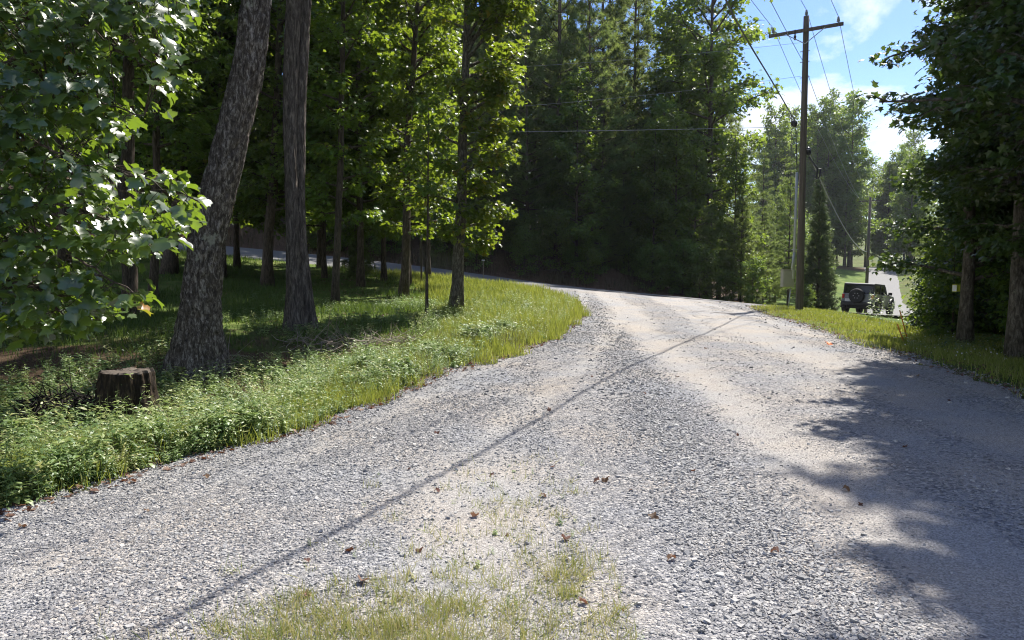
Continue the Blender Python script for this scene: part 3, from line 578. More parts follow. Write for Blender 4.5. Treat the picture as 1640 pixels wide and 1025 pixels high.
for px_, y_, s_, lb in ((1338, 168, 1.25, 'hazy rounded tree in the gap right of the near power pole'), (1362, 176, 1.3, 'hazy rounded tree left of the far pole top'), (1384, 186, 1.4, 'hazy tall tree straight behind the far pole'), (1407, 190, 1.4, 'hazy tall tree at the very end of the road'), (1432, 184, 1.35, 'hazy tall tree right of the road end')):
    px_tree('broadleaf_tree', PB[1], px_, y_, s_, px_, lb, 'tree'); used.append(((px_ - CX) / F_PX * y_, y_))
woods(60, lambda: ((lambda y: (y * r.uniform(.34, .54), y))(r.uniform(156, 195))), ['b2', 'b2', 'b0'], 2.6, 'hazy trees at the end of the road', lab('at the hazy end of the road'), (1.6, 2.3))
woods(24, lambda: ((lambda y: (y * r.uniform(.545, .66) + 2.5, y))(r.uniform(62, 160))), ['b0', 'b1', 'b2', 'p1'], 4.0, 'trees right of the distant road', lab('right of the distant climbing road'), (.85, 1.15))
woods(20, lambda: ((lambda y: (y * r.uniform(.56, .78) + 2.6, y))(r.uniform(22, 60))), ['b0', 'b2', 'b1'], 2.8, 'trees right of the dark car', lab('right of the parked car'), (.75, 1.0))
woods(12, lambda: ((lambda y: (y * .535 + 2.2 + r.uniform(0, .08) * y, y))(r.uniform(17, 48))), ['s0', 's1', 's0'], 1.4, 'shrubs at the edge of the right wood', lab('at the edge of the right wood'), (.8, 1.3))
# --- near right wood
PN = [broad(61, 13, 1.6, 1.9, 92, 27000, .115, STAR, .14, prof='column', leafmat=M_shaded, barkmat=M_bark4, jit=.16, side_bias=.2),
      broad(62, 14, 1.9, 2.3, 92, 28000, .115, STAR, .15, prof='column', leafmat=M_shaded, barkmat=M_bark4, jit=.16, side_bias=.2)]
PN.append(broad(63, 13.5, 2.8, 3.5, 64, 24000, .125, STAR, .16, prof='column', leafmat=M_shaded, barkmat=M_bark4, jit=.09))
PN.append(broad(64, 11, .4, 2.6, 60, 20000, .12, STAR, .11, prof='column', leafmat=M_shaded, barkmat=M_bark4, jit=.2))
PT_ = broad(65, 19, 4.5, 4.0, 74, 24000, .17, STAR, .2, prof='oval', leafmat=M_shaded, barkmat=M_bark4, jit=.24)
def near_right(px, py, rad_, k, s, label, path_px=None):
    x, y, z = ground_px(px, py)
    return tree('broadleaf_tree', PN[k], x, y, s, 0.0 if k == 0 else -.5, label, 'tree', z=z - .05), (x, y, z)
t1, p1 = near_right(1545, 553, .14, 0, 1.0, 'leafy tree with the yellow box on its pale trunk')
t2, p2_ = near_right(1628, 578, .18, 1, 1.0, 'leafy tree with thick mottled trunk at the right picture edge')
used += [(p1[0], p1[1]), (p2_[0], p2_[1])]
for i, (x, y, k, s, lb) in enumerate([(13.2, 20.5, 0, 1.0, 'leafy tree on the grass edge nearest the parked car'), (12.0, 12.5, 1, .95, 'dark tree behind the two pale right trunks'),
        (12.4, 17.0, 1, 1.05, 'dark tree behind the trunk with the yellow box'), (8.35, 9.4, 2, 1.0, 'tree on the right verge close to the camera'), (8.6, 7.2, 2, .95, 'tree nearest the camera beyond the right picture edge'), (14.2, 18.6, 2, 1.15, 'tall tree filling the gap above the trunk with the yellow box'),
        (8.95, 11.6, 2, .97, 'full leafy tree between the camera and the thick mottled trunk'), (11.6, 14.9, 2, .95, 'full leafy tree just behind the thick mottled trunk'), (12.9, 17.6, 3, 1.0, 'low leafy tree behind the yellow box'),
        (12.4, 19.4, 3, .7, 'small tree leafy to the ground where the sunny grass ends'), (14.6, 22.5, 3, 1.0, 'low leafy tree overlooking the end of the sunny grass')]):
    tree('broadleaf_tree', PN[k], x, y, s, i * .35 - .4, lb, 'tree'); used.append((x, y))
for x, y, s_, lb in ((12.6, 14.6, 1.0, 'tall tree directly behind the thick mottled trunk'), (14.3, 17.6, 1.05, 'tall tree rising behind the trunk with the yellow box'), (16.6, 21.4, 1.1, 'tall tree above the leafy bushes by the sunny grass'), (15.6, 14.6, 1.1, 'tall dark tree deep behind the thick mottled trunk'), (18.8, 24.6, 1.1, 'tall dark tree farthest back above the sunny grass'), (18.6, 18.6, 1.15, 'tall dark tree deep behind the yellow box'), (12.0, 10.6, 1.0, 'tall tree beyond the right edge behind the verge')):
    tree('broadleaf_tree', PT_, x, y, s_, x, lb, 'tree'); used.append((x, y))
woods(38, lambda: ((lambda y: (r.uniform(max(12.5, .56 * y + 3.4), 27), y))(r.uniform(3, 36))), ['b0', 'b2', 'b1'], 2.0, 'trees deep in the right wood', lab('deep in the dark right wood'), (1.0, 1.25))
woods(4, lambda: (r.uniform(8.6, 11.5), r.uniform(2, 8)), ['b0', 'b2'], 2.4, 'trees of the right verge', lab('of the right verge'), (.85, 1.0))
woods(12, lambda: ((lambda y: (r.uniform(max(11.2, .54 * y + 2.4), 19), y))(r.uniform(11, 24))), ['b2'], 1.6, 'leafy young trees under the right wood', lab('filling the dark right wood'), (.6, .9))
woods(16, lambda: ((lambda y: (r.uniform(max(10.6, .52 * y + 1.2), 18), y))(r.uniform(13.5, 25))), ['s0', 's1'], 1.0, 'shrubs under the right trees', lab('under the right trees'), (.5, .9))

# ------------------------------------------------------------------ big trunks on the left
def bark_trunk(mb, path, radii, sides=110, rings=420, amp=.022, flare=None, seed=1, fr=(26, 3.2), top_cap=False):
    P = catmull(np.asarray(path, float), max(6, rings // (len(path) - 1))); n = len(P)
    s = np.concatenate([[0], np.cumsum(np.linalg.norm(np.diff(P, axis=0), axis=1))]); ri = np.interp(np.linspace(0, len(path) - 1, n), np.arange(len(path)), radii)
    th = np.linspace(0, 2 * math.pi, sides, endpoint=False); TH, S = np.meshgrid(th, s); R = ri[:, None] + 0 * TH
    if flare:
        f = sum(a * np.clip(np.cos((TH - t0)), 0, 1) ** k for t0, a, k in flare); R = R * (1 + f * np.exp(-S / .48))
    cx, cy = np.cos(TH), np.sin(TH)
    rid = np.abs(fbm(cx * fr[0] / 6.28 * 1.0, cy * fr[0] / 6.28, S * fr[1], seed, 4) - .5) * 2
    R = R - amp * (1 - np.clip(rid * 3, 0, 1)) + amp * .8 * (fbm(cx * 9, cy * 9, S * 9, seed + 9, 3) - .5) + .05 * ri[:, None] * (fbm(cx * 1.3, cy * 1.3, S * .8, seed + 4, 2) - .5) * 2
    tg = np.gradient(P, axis=0); tg /= np.linalg.norm(tg, axis=1)[:, None]; u = np.cross(tg, [0, 1.0, 0]); u /= np.linalg.norm(u, axis=1)[:, None]; w = np.cross(tg, u)
    V = P[:, None] + R[..., None] * (cx[..., None] * u[:, None] + cy[..., None] * w[:, None])
    i, j = np.meshgrid(np.arange(n - 1), np.arange(sides), indexing='ij'); i = i.ravel(); j = j.ravel(); j2 = (j + 1) % sides
    mb.add(V.reshape(-1, 3), None, np.column_stack([i * sides + j, i * sides + j2, (i + 1) * sides + j2, (i + 1) * sides + j]))
    return P
def px_path(pts, dist, base):
    """pixel outline centre line -> local points relative to base, at the tree's own distance"""
    return [tuple(np.array(at(px, py, dist)) - base) for px, py in pts]

# leaning oak nearest the road
bx, by, bz = ground_px(322, 596); base = np.array([bx, by, bz])
oak = tag(empty('oak_tree', base), 'big leaning oak with flared base and pale lichen, nearest the gravel on the left', 'tree')
pts = [(320, 612), (319, 556), (323, 470), (333, 387), (352, 300), (376, 200), (399, 100), (411, 0), (420, -120), (432, -300), (440, -480)]
hw = [38, 35, 30, 27.5, 27.5, 26, 25, 24, 23, 19, 12]
loc = px_path(pts, by, base); loc[0] = (loc[0][0], 0, -.15)
mb = MB(); bark_trunk(mb, loc, [w / F_PX * by for w in hw], flare=[(0.1, 1.0, 5), (3.3, .55, 3), (1.6, .4, 4), (4.4, .7, 5)], seed=3, amp=.036)
link('trunk', mb.mesh('trunk', M_bark, True), oak)
def crown_only(seed, trunk, **kw):
    return broad(seed, trunk=trunk, **kw)
mw, mc = broad(71, 15, 8.0, 4.3, 54, 19000, .19, STAR, .09, side_bias=2.9, trunk=[tuple(np.array(loc[-4]) + (-.05, .1, 0)), tuple(np.array(loc[-3]) + (-.3, .3, 0)), tuple(np.array(loc[-1]) + (-.7, .6, 2))], leafmat=M_broad, prof='top')
link('branches', mw, oak); link('crown', mc, oak)

# twin trunk
bx, by, bz = ground_px(480, 528); base = np.array([bx, by, bz])
twin = tag(empty('twin_trunk_tree', base), 'tall tree with two straight grey trunks fused together', 'tree')
for pts, hw, dy, sd in (([(474, 535), (471, 460), (467.5, 350), (464.5, 200), (467, 80), (471, -20), (474, -200), (480, -420)], [19, 12, 10, 11, 12, 12, 11, 8], 0, 5),
                        ([(494, 530), (488, 460), (480.5, 350), (480, 200), (485, 80), (490, -20), (498, -200), (512, -420)], [17, 11, 9, 9.5, 9.5, 9.5, 9, 7], .22, 6)):
    loc = px_path(pts, by + dy, base); loc[0] = (loc[0][0], dy, -.2)
    mb = MB(); bark_trunk(mb, loc, [w / F_PX * by for w in hw], sides=80, rings=360, amp=.022, flare=[(0.2, .3, 3), (3.2, .3, 3)], seed=sd, fr=(30, 1.6))
    link('trunk', mb.mesh('trunk', M_bark2, True), twin)
mw, mc = broad(72, 14, 7.5, 4.6, 40, 12000, .20, STAR, .10, trunk=[loc[-3], loc[-2], tuple(np.array(loc[-1]) + (0, 0, 3))], leafmat=M_broad, prof='top')
link('branches', mw, twin); link('crown', mc, twin)

def left_tree(name, bpx, pts, hw, clear_px, seed, label, nleaf=9000, R=2.6, nl=44, lsize=.16, H=None, bias=None, lm=None, bm=None, prof='column', dist=None, cat='tree', cm=1.0, droop=.25):
    x, y, z = ground_px(*bpx)
    if dist: y = dist; x = (bpx[0] - CX) / F_PX * y; z = float(h(x, y))
    base = np.array([x, y, z]); loc = px_path(pts, y, base); loc = [(0, 0, -.2)] + loc
    top = np.array(loc[-1]); Ht = H or 15
    if top[2] < Ht: d = (top - np.array(loc[-2])); d = d / np.linalg.norm(d) * (Ht - top[2]); loc.append(tuple(top + d * [.6, .6, 1]))
    clear = (434 - clear_px) / F_PX * y + CAM_H - z
    m = broad(seed, Ht, clear, R, nl, nleaf, lsize, STAR, hw / F_PX * y, trunk=loc, prof=prof, leafmat=lm or M_broad, barkmat=bm or M_bark3, sides=14, side_bias=bias, cmul=cm, droop=droop)
    used.append((x, y))
    o = empty(name, base); tag(o, label, cat); link('trunk', m[0], o); link('crown', m[1], o); return o
left_tree('maple_tree', (729, 500), [(735, 400), (738, 300), (744, 150), (748, 0)], 10, 392, 81, 'leafy maple standing alone where the left grass meets the gravel', 17000, 2.3, 66, .15, bias=-.2, cm=1.2, bm=M_bark4, H=13, prof='vase')
left_tree('maple_tree', (645, 475), [(650, 380), (655, 200), (665, 60), (668, -40)], 7, 372, 82, 'slim maple just left of the edge-on road sign', 13000, 2.3, 54, .155, prof='vase')
left_tree('maple_tree', (537, 489), [(540, 400), (546, 250), (548, 100), (549, 0)], 6, 350, 83, 'thin maple between the twin trunk and the pine sapling', 12000, 2.3, 50, .15, prof='vase')
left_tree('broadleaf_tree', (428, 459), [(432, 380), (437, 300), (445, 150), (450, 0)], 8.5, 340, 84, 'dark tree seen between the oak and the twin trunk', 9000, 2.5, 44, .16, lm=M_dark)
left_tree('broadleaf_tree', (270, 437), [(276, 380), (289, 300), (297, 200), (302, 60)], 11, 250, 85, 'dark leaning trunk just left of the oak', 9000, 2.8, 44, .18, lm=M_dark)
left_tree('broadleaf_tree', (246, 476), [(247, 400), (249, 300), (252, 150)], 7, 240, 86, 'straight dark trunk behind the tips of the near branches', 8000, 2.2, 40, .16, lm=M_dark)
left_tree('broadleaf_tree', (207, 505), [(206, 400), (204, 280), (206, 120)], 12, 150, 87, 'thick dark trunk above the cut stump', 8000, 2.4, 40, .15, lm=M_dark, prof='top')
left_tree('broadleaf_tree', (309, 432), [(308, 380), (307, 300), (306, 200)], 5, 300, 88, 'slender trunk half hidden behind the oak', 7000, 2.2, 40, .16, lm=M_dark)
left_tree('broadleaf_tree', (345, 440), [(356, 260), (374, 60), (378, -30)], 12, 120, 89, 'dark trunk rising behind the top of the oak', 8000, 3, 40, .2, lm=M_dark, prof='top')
left_tree('sapling', (683, 504), [(684, 420), (685, 350)], 2.6, 335, 90, 'bare thin sapling just left of the lone leafy maple', 900, .8, 14, .13, H=5.5, cat='sapling')

# small pine sapling
x, y, z = ground_px(574, 448)
m = pine(95, 1.9, .35, .62, .17, 5, 900, .17, .022); o = tag(empty('pine_sapling', (x, y, z)), 'small soft pine sapling in the grass before the paved road', 'sapling'); link('trunk', m[0], o); link('crown', m[1], o)

# near tulip tree whose branches hang into the upper left
def in_poly(px, py, poly):
    c = False; n = len(poly)
    for i in range(n):
        x1, y1 = poly[i]; x2, y2 = poly[i - 1]
        if (y1 > py) != (y2 > py) and px < (x2 - x1) * (py - y1) / (y2 - y1) + x1: c = not c
    return c
r = np.random.default_rng(7); D0 = 5.8
tb = np.array([(-95 - CX) / F_PX * 6.6, 6.6, float(h((-95 - CX) / F_PX * 6.6, 6.6))])
tul = tag(empty('tulip_tree', tb), 'near tree at the left edge whose glossy lobed leaves hang over the stump', 'tree')
wood = MB(); TT = path_trunk([(0, 0, -.2), (.05, 0, 1.5), (-.05, .1, 3.5), (.1, .1, 7)], 14, .01, 2); wood.tube(TT, np.linspace(.13, .05, len(TT)), 14)
mains = []
for spec in ([(-95, 120, 6.6), (40, 20, 6.2), (160, -30, 5.9), (300, 5, 5.7)], [(-95, 160, 6.6), (30, 90, 6.0), (150, 80, 5.6), (275, 105, 5.4)], [(-95, 200, 6.6), (20, 150, 5.7), (120, 150, 5.2), (235, 185, 5.0)],
             [(-95, 330, 6.6), (30, 270, 6.0), (170, 270, 5.6), (318, 322, 5.4)], [(-95, 380, 6.6), (20, 330, 5.6), (140, 340, 5.1), (260, 400, 4.9)], [(-95, 430, 6.6), (0, 390, 5.4), (100, 400, 5.0), (215, 470, 4.8)],
             [(-95, 470, 6.6), (-20, 450, 5.6), (60, 460, 5.2), (120, 535, 5.0)], [(-95, 60, 6.6), (0, -40, 6.4), (120, -110, 6.2), (250, -90, 6.0)], [(-95, 260, 6.6), (-10, 230, 5.5), (60, 230, 5.0), (120, 262, 4.8)]):
    P = np.array([np.array(at(*q)) - tb for q in spec]); P = catmull(P, 8); P += r.normal(0, .012, P.shape); wood.tube(P, np.linspace(.022, .004, len(P)), 6, cap=False); mains.append(P)
allm = np.vstack([p[4:] for p in mains])
polys = [[(-60, -90), (290, -90), (300, 8), (262, 60), (284, 100), (250, 150), (262, 196), (180, 215), (110, 205), (-60, 215)], [(-60, 235), (80, 232), (180, 268), (265, 270), (325, 325), (318, 345), (250, 405), (238, 500), (150, 520), (70, 535), (-60, 565)]]
LP, LY, LPi, LR, LS = [], [], [], [], []
cnt = 0
while cnt < 1000:
    px, py = r.uniform(-60, 330), r.uniform(-90, 565); k = 0 if in_poly(px, py, polys[0]) else 1 if in_poly(px, py, polys[1]) else -1
    if k < 0: continue
    if vnoise(px * .022, py * .03, 0, 44) < r.uniform(.2, .45): continue
    c = np.array(at(px, py, r.uniform(4.7, 6.6))) - tb; d = np.linalg.norm(allm - c, axis=1); j = d.argmin(); s0 = allm[j]
    if d[j] > .9: continue
    cnt += 1; mid = (s0 + c) / 2 + np.array([0, 0, .04]); wood.tube([s0, mid, c], [.004, .003, .0015], 3, cap=False)
    az = math.atan2(c[1] - s0[1], c[0] - s0[0]); nl = r.integers(3, 7)
    for q in range(nl):
        s = (q + .6) / nl; p = (1 - s) * mid + s * c if q else c; p = p + r.normal(0, .035, 3)
        a2 = .6 * (az + r.choice([-1, 1]) * r.uniform(.1, 1.2)) - .15; L = r.uniform(.03, .07); tip = p + L * np.array([math.cos(a2), math.sin(a2), -.1])
        wood.tube([p, tip], [.0012, .0012], 3, cap=False)
        LP.append(tip); LY.append(a2); LPi.append(r.normal(-.7, .28)); LR.append(r.normal(0, .35)); LS.append(r.uniform(.045, .128))
LP, LY, LPi, LR, LS = map(np.array, (LP, LY, LPi, LR, LS)); cr_ = MB()
for k in range(6):
    s = np.arange(len(LP)) % 6 == k; tv, tt = lobed(.1 + .15 * k, .15 + .2 * (k % 3), .2 + .2 * (k % 2), k)
    cr_.batch(tv, tt, LP[s], rot_basis(LY[s], LPi[s], LR[s], LS[s]), np.clip(r.beta(2, 2, s.sum()) * .93 + (r.uniform(0, 1, s.sum()) > .996), 0, 1))
link('trunk', wood.mesh('trunk', M_bark3, True), tul); link('crown', cr_.mesh('crown', M_near, True), tul)
mw, mc = broad(73, 5.5, .5, 2.0, 22, 3000, .14, STAR, .05, trunk=[tuple(TT[-3]), tuple(TT[-1]), tuple(TT[-1] + (0, 0, 4.5))], leafmat=M_near); link('upper_branches', mw, tul); link('upper_crown', mc, tul)

# ------------------------------------------------------------------ stumps, brush
def stump(px, py, hwpx, hgt, label, seed, mt, dark=False):
    x, y, z = ground_px(px, py); rr = hwpx / F_PX * y; o = tag(empty('tree_stump', (x, y + rr * .3, z)), label, 'stump')
    mb = MB(); P = bark_trunk(mb, [(0, 0, -.15), (0, 0, hgt * .35), (0.02, 0, hgt * .7), (.03, 0, hgt)], [rr * 1.25, rr * 1.08, rr * .98, rr * .93], sides=80, rings=90, amp=.05, flare=[(3.2, .6, 3), (0.1, .35, 3), (1.6, .3, 3), (4.8, .3, 3)], seed=seed, fr=(22, 1.4))
    V = mb.v[0]; ring = V[-80:]; c = ring.mean(0); 
    link('trunk', mb.mesh('trunk', mt, True), o)
    t = MB(); rings = [ring * [1, 1, 1] + [0, 0, -.01]]
    for f in (.93, .75, .5, .25): rr_ = c + (ring - c) * f; rr_[:, 2] = c[2] + (fbm(rr_[:, 0] * 9, rr_[:, 1] * 9, 0, seed) - .5) * .09 + .01; rings.append(rr_)
    A = np.vstack(rings + [c[None]]); q = []; 
    for k in range(4):
        for j in range(80): q.append((k * 80 + j, k * 80 + (j + 1) % 80, (k + 1) * 80 + (j + 1) % 80, (k + 1) * 80 + j))
    t.add(A, [(4 * 80 + j, 4 * 80 + (j + 1) % 80, 400) for j in range(80)], q); link('cut_face', t.mesh('cut_face', M_cut, False), o)
    return np.array([x, y + rr * .3, z]), rr
M_cut = simple('weathered_cut_wood', (.085, .066, .05), .85, var=.45, scale=12, bump=.6)
M_burnt = bark_mat('rotten_wood', (.006, .005, .004), (.018, .014, .011), (.05, .04, .03), None, 1.5)
M_stump = bark_mat('stump_wood', (.008, .006, .004), (.028, .019, .012), (.11, .075, .045), None, 1.5)
sp, srr = stump(194, 690, 42, .74, 'cut tree stump with a flat weathered top behind the roadside weeds', 21, M_stump)
sp2 = np.array(ground_px(92, 694))
def brush(name, c, n, R, hgt, L, label, cat, seed, m=None, rad_=.004, flat=.35):
    r = np.random.default_rng(seed); mb = MB()
    for i in range(n):
        a = r.uniform(0, 6.28); q = R * r.uniform(0, 1) ** .6; p = np.array([math.cos(a) * q, math.sin(a) * q * .6, r.uniform(0, hgt)]); d = r.normal(0, 1, 3) * [1, 1, flat]; d /= np.linalg.norm(d); l = L * r.uniform(.4, 1.2)
        pts = [p, p + d * l * .5 + r.normal(0, .03, 3), p + d * l + r.normal(0, .06, 3)]
        for q_ in pts: q_[2] = max(q_[2], .01)
        mb.tube(pts, np.array([1, .75, .4]) * rad_ * r.uniform(.6, 1.8), 4, cap=False)
    o = tag(link(name, mb.mesh(name, m or M_dead), loc=c), label, cat); return o
brush('brush_pile', (sp2[0], sp2[1] + .1, sp2[2]), 420, .5, .42, .34, 'dark rotten heap of branches and roots left of the cut stump', 'brushwood', 1, m=M_burnt, rad_=.009, flat=.5)
for i, (px, py, n, R, lb) in enumerate([(512, 560, 90, .7, 'grey dead twigs heaped in front of the twin trunk'), (620, 560, 120, .9, 'grey brushwood heap left of the gravel, below the slim maple'), (350, 592, 70, .3, 'dead vine stems around the foot of the oak')]):
    x, y, z = ground_px(px, py); brush('brush_pile', (x, y, z), n, R, .22, .55, lb, 'brushwood', 5 + i, rad_=.006, flat=.6)
for i, (px, py, lb) in enumerate([(850, 436, 'dead roots sticking out of the bank behind the lone maple'), (905, 440, 'tangled dead roots on the bank above the road crest')]):
    x, y, z = ground_px(px, py); brush('brush_pile', (x, y, z - .2), 60, 1.6, .5, 1.1, lb, 'brushwood', 30 + i, m=M_bark3, rad_=.02, flat=.6)
def stem(px, py, pts, label, seed, leaves=8, rad_=.004, m=None):
    x, y, z = ground_px(px, py); base = np.array([x, y, z]); P = catmull(np.array([(0, 0, 0)] + px_path(pts, y, base)), 6); mb = MB(); mb.tube(P, np.linspace(rad_, rad_ * .5, len(P)), 5)
    o = tag(empty('dry_stem', base), label, 'stem'); link('stem', mb.mesh('stem', m or M_dead), o); r = np.random.default_rng(seed)
    if leaves:
        k = r.integers(len(P) // 2, len(P), leaves); c = MB(); c.batch(*LANCE, P[k], rot_basis(r.uniform(0, 6.28, leaves), r.normal(.1, .5, leaves), r.normal(0, .5, leaves), r.uniform(.04, .09, leaves)), r.uniform(.4, 1, leaves)); link('leaves', c.mesh('leaves', M_weed), o)
stem(28, 712, [(26, 680), (32, 660), (50, 646)], 'pale curved dry stem left of the dark branch heap', 1, 0)
stem(45, 705, [(50, 672), (60, 645)], 'short dry stem right of the curved one', 2, 3)
stem(100, 690, [(92, 660), (84, 630), (83, 596)], 'tall bare dry stem before the dark branch heap', 3, 0)
stem(175, 695, [(181, 650), (190, 625), (208, 600)], 'forked pale stem against the dark side of the cut stump', 4, 6)
stem(120, 690, [(138, 640), (150, 622), (128, 592)], 'leafy bent twig just left of the cut stump', 5, 12)
stem(180, 700, [(160, 655), (140, 640)], 'thin twig leaning left before the cut stump', 6, 8)
stem(2, 715, [(4, 685), (8, 665)], 'stem with small white leaves at the left edge', 7, 12)

# ------------------------------------------------------------------ power pole and lines
M_pole = bark_mat('pole_wood', (.07, .055, .042), (.135, .11, .086), (.21, .18, .145), None, .35, 1.4)
M_steel = simple('galvanised_steel', (.45, .46, .47), .45, .8, bump=.02); M_pvc = simple('grey_pvc', (.42, .43, .43), .5, bump=.02); M_black = simple('black_rubber', (.02, .02, .022), .45, bump=.02)
M_porc = simple('grey_porcelain', (.3, .3, .31), .25, bump=.0); M_box = simple('beige_paint', (.42, .40, .31), .5, var=.06, bump=.03); M_wire = simple('aluminium_wire', (.32, .33, .34), .5, .6, bump=0)
bx, by, bz = ground_px(1280, 499); PB0 = np.array([bx, by, bz])
pole = tag(empty('utility_pole', PB0), 'brown wooden power pole with crossarm beside the gravel road', 'power pole')
top = np.array(at(1291.5, 26, by)) - PB0
mb = MB(); P = catmull(np.array([(0, 0, -.3), top * .3, top * .65, top]), 8); mb.tube(P, np.linspace(.165, .115, len(P)), 24); link('shaft', mb.mesh('shaft', M_pole, True), pole)
adir = np.array([math.cos(rad(34)), -math.sin(rad(34)), 0]); nrm = np.array([adir[1], -adir[0], 0]); c = np.array(at(1291, 50, by)) - PB0 + nrm * .16
def Rz(d): return np.column_stack([d, [-d[1], d[0], 0], [0, 0, 1]])
mb = MB(); mb.box(c, (3.0, .10, .13), Rz(adir)); link('crossarm', mb.mesh('crossarm', M_pole), pole)
for s in (-1, 1):
    mb = MB(); mb.tube([c + adir * s * .8 - [0, 0, .05] + nrm * .07, top * [1, 1, 0] + [0, 0, c[2] - .55] + nrm * .13], [.02, .02], 5); link('brace', mb.mesh('brace', M_steel), pole)
def insulator(p):
    mb = MB(); mb.tube([p, p + [0, 0, .05], p + [0, 0, .06], p + [0, 0, .12], p + [0, 0, .13], p + [0, 0, .2], p + [0, 0, .24]], [.02, .02, .075, .05, .065, .04, .05], 12); link('insulator', mb.mesh('insulator', M_porc, True), pole)
ends = [c + adir * -1.32 + [0, 0, .065], top + [0, 0, .01], c + adir * 1.3 + [0, 0, .065]]
for e in ends: insulator(e)
mb = MB(); q = c + adir * -.42 - nrm * .05; mb.tube([q + [0, 0, .1], q - [0, 0, .12], q - [0, 0, .16], q - [0, 0, .32]], [.03, .03, .06, .045], 8); link('cutout_switch', mb.mesh('cutout_switch', M_black), pole)
for py in (82, 99, 124, 203, 240):
    p = np.array(at(1289, py, by)) - PB0; mb = MB(); mb.tube([p + adir * -.2 + [0, 0, 0], p + adir * .2], [.018, .018], 6); link('bolt', mb.mesh('bolt', M_steel), pole)
def local(px, py, d=None): return np.array(at(px, py, d or by)) - PB0
mb = MB(); mb.tube([local(1276.5, 276, by - .1), local(1274, 350, by - .1), local(1270.5, 447, by - .1)], [.055] * 3, 10); mb.tube([local(1272, 405, by - .14), local(1268.5, 432, by - .14)], [.05, .05], 10)
for py in (300, 350, 400): mb.box(local(1275 - (py - 300) * .03 + 1, py, by - .1), (.26, .05, .04))
link('conduit', mb.mesh('conduit', M_pvc, True), pole)
mb = MB(); mb.tube([local(1276.5, 277, by - .1), local(1275.5, 240, by - .12), local(1274.5, 202, by - .15)], [.02] * 3, 6); link('riser_cable', mb.mesh('riser_cable', M_black), pole)
mb = MB(); q = local(1272, 198, by - .15); mb.tube([q + [-.02, 0, -.14], q + [0, 0, -.1], q, q + [0, 0, .1], q + [.02, 0, .14]], [.03, .11, .14, .11, .03], 12); link('splice_case', mb.mesh('splice_case', M_black, True), pole)
mb = MB(); q = local(1293.5, 243); mb.tube([q + [0, 0, .2], q + [.03, 0, .12], q + [.05, 0, -.08], q + [.05, 0, -.16]], [.03, .1, .11, .04], 10); link('cable_clamp', mb.mesh('cable_clamp', M_black, True), pole)
mb = MB(); a, b2, b3 = local(1296, 252), local(1309, 270, by + 1), local(1308, 287, by + 1)
mb.tube([a, b2], [.045, .045], 6); mb.tube([b2, b3, local(1313, 283, by + 1), b2 + [.15, 0, 0], b2], [.035] * 5, 6); link('cable_hanger', mb.mesh('cable_hanger', M_black), pole)
# metal box on its own slanting pipe
bb = np.array(ground_px(1262, 494)); yb = bb[1]; ub = tag(empty('utility_box', bb), 'beige metal utility box on a thin post left of the wooden power pole', 'utility box')
cb = np.array(at(1261, 445.5, yb)) - bb; mb = MB(); R2 = Rz(np.array([math.cos(.12), math.sin(.12), 0]))
mb.box(cb, (.54, .26, .78), R2); o = link('cabinet', mb.mesh('cabinet', M_box), ub); bv = o.modifiers.new('bevel', 'BEVEL'); bv.width = .015; bv.segments = 2
mb = MB(); mb.box(cb + np.array([.01, -.145, -.005]), (.47, .03, .70), R2); o = link('door', mb.mesh('door', M_box), ub); bv = o.modifiers.new('bevel', 'BEVEL'); bv.width = .008
mb = MB(); mb.box(cb + np.array([.2, -.17, 0]), (.025, .03, .10), R2); link('latch', mb.mesh('latch', M_steel), ub)
mb = MB(); mb.box(cb + np.array([0, -.02, .405]), (.60, .34, .025), R2); link('rain_cap', mb.mesh('rain_cap', M_box), ub)
mb = MB(); mb.tube([(0, 0, -.2), np.array(at(1266, 462, yb)) - bb], [.032, .032], 8); link('post', mb.mesh('post', M_steel, True), ub)
# second pole down the road
d2 = 84.0; x2 = (1387 - CX) / F_PX * d2; b2p = np.array([x2, d2, float(h(x2, d2))]); pole2 = tag(empty('utility_pole', b2p), 'dark far power pole rising behind the dark car', 'power pole')
top2 = np.array(at(1394, 316, d2)) - b2p; mb = MB(); mb.tube([(0, 0, -.2), top2 * .5, top2], [.19, .16, .13], 12); link('shaft', mb.mesh('shaft', M_pole, True), pole2)
mb = MB(); mb.box(top2 - [0, 0, .4], (2.4, .1, .12), Rz(adir)); link('crossarm', mb.mesh('crossarm', M_pole), pole2)
def wire(a, b, sag, r_, label, group=None, m=None, n=28, pts=None):
    if pts is None:
        s = np.linspace(0, 1, n); P = np.outer(1 - s, a) + np.outer(s, b); P[:, 2] -= sag * 4 * s * (1 - s)
    else: P = catmull(np.array(pts), 10)
    o0 = P[0].copy(); mb = MB(); mb.tube(P - o0, r_, 6); return tag(link('power_line', mb.mesh('power_line', m or M_wire), loc=o0), label, 'cable', group)
back = np.array([-26.0, -46.0, 1.0])
tt2 = b2p + top2
for e, off, lb in zip(ends, (-1.1, 0, 1.1), ('left', 'middle', 'right')):
    A = PB0 + e + [0, 0, .25]; wire(A, tt2 + adir * off + [0, 0, -.1], .9, .012, 'thin wire from the %s insulator of the near pole to the far pole' % lb)
    wire(A, A + back, .9, .012, 'thin wire from the %s insulator of the near pole towards the camera' % lb)
A = PB0 + local(1287, 100); wire(A, tt2 + [0, 0, -1.6], 1.0, .012, 'thin wire joined to the near pole just below its crossarm, going to the far pole'); wire(A, A + back + np.array([2, 0, 0]), .8, .012, 'thin wire from below the near crossarm towards the camera')
A = PB0 + local(1295, 244); B = np.array(at(1388, 403, d2)); wire(A, B, 1.0, .035, 'slack grey cable sagging from the near pole to the far pole', m=M_pvc)
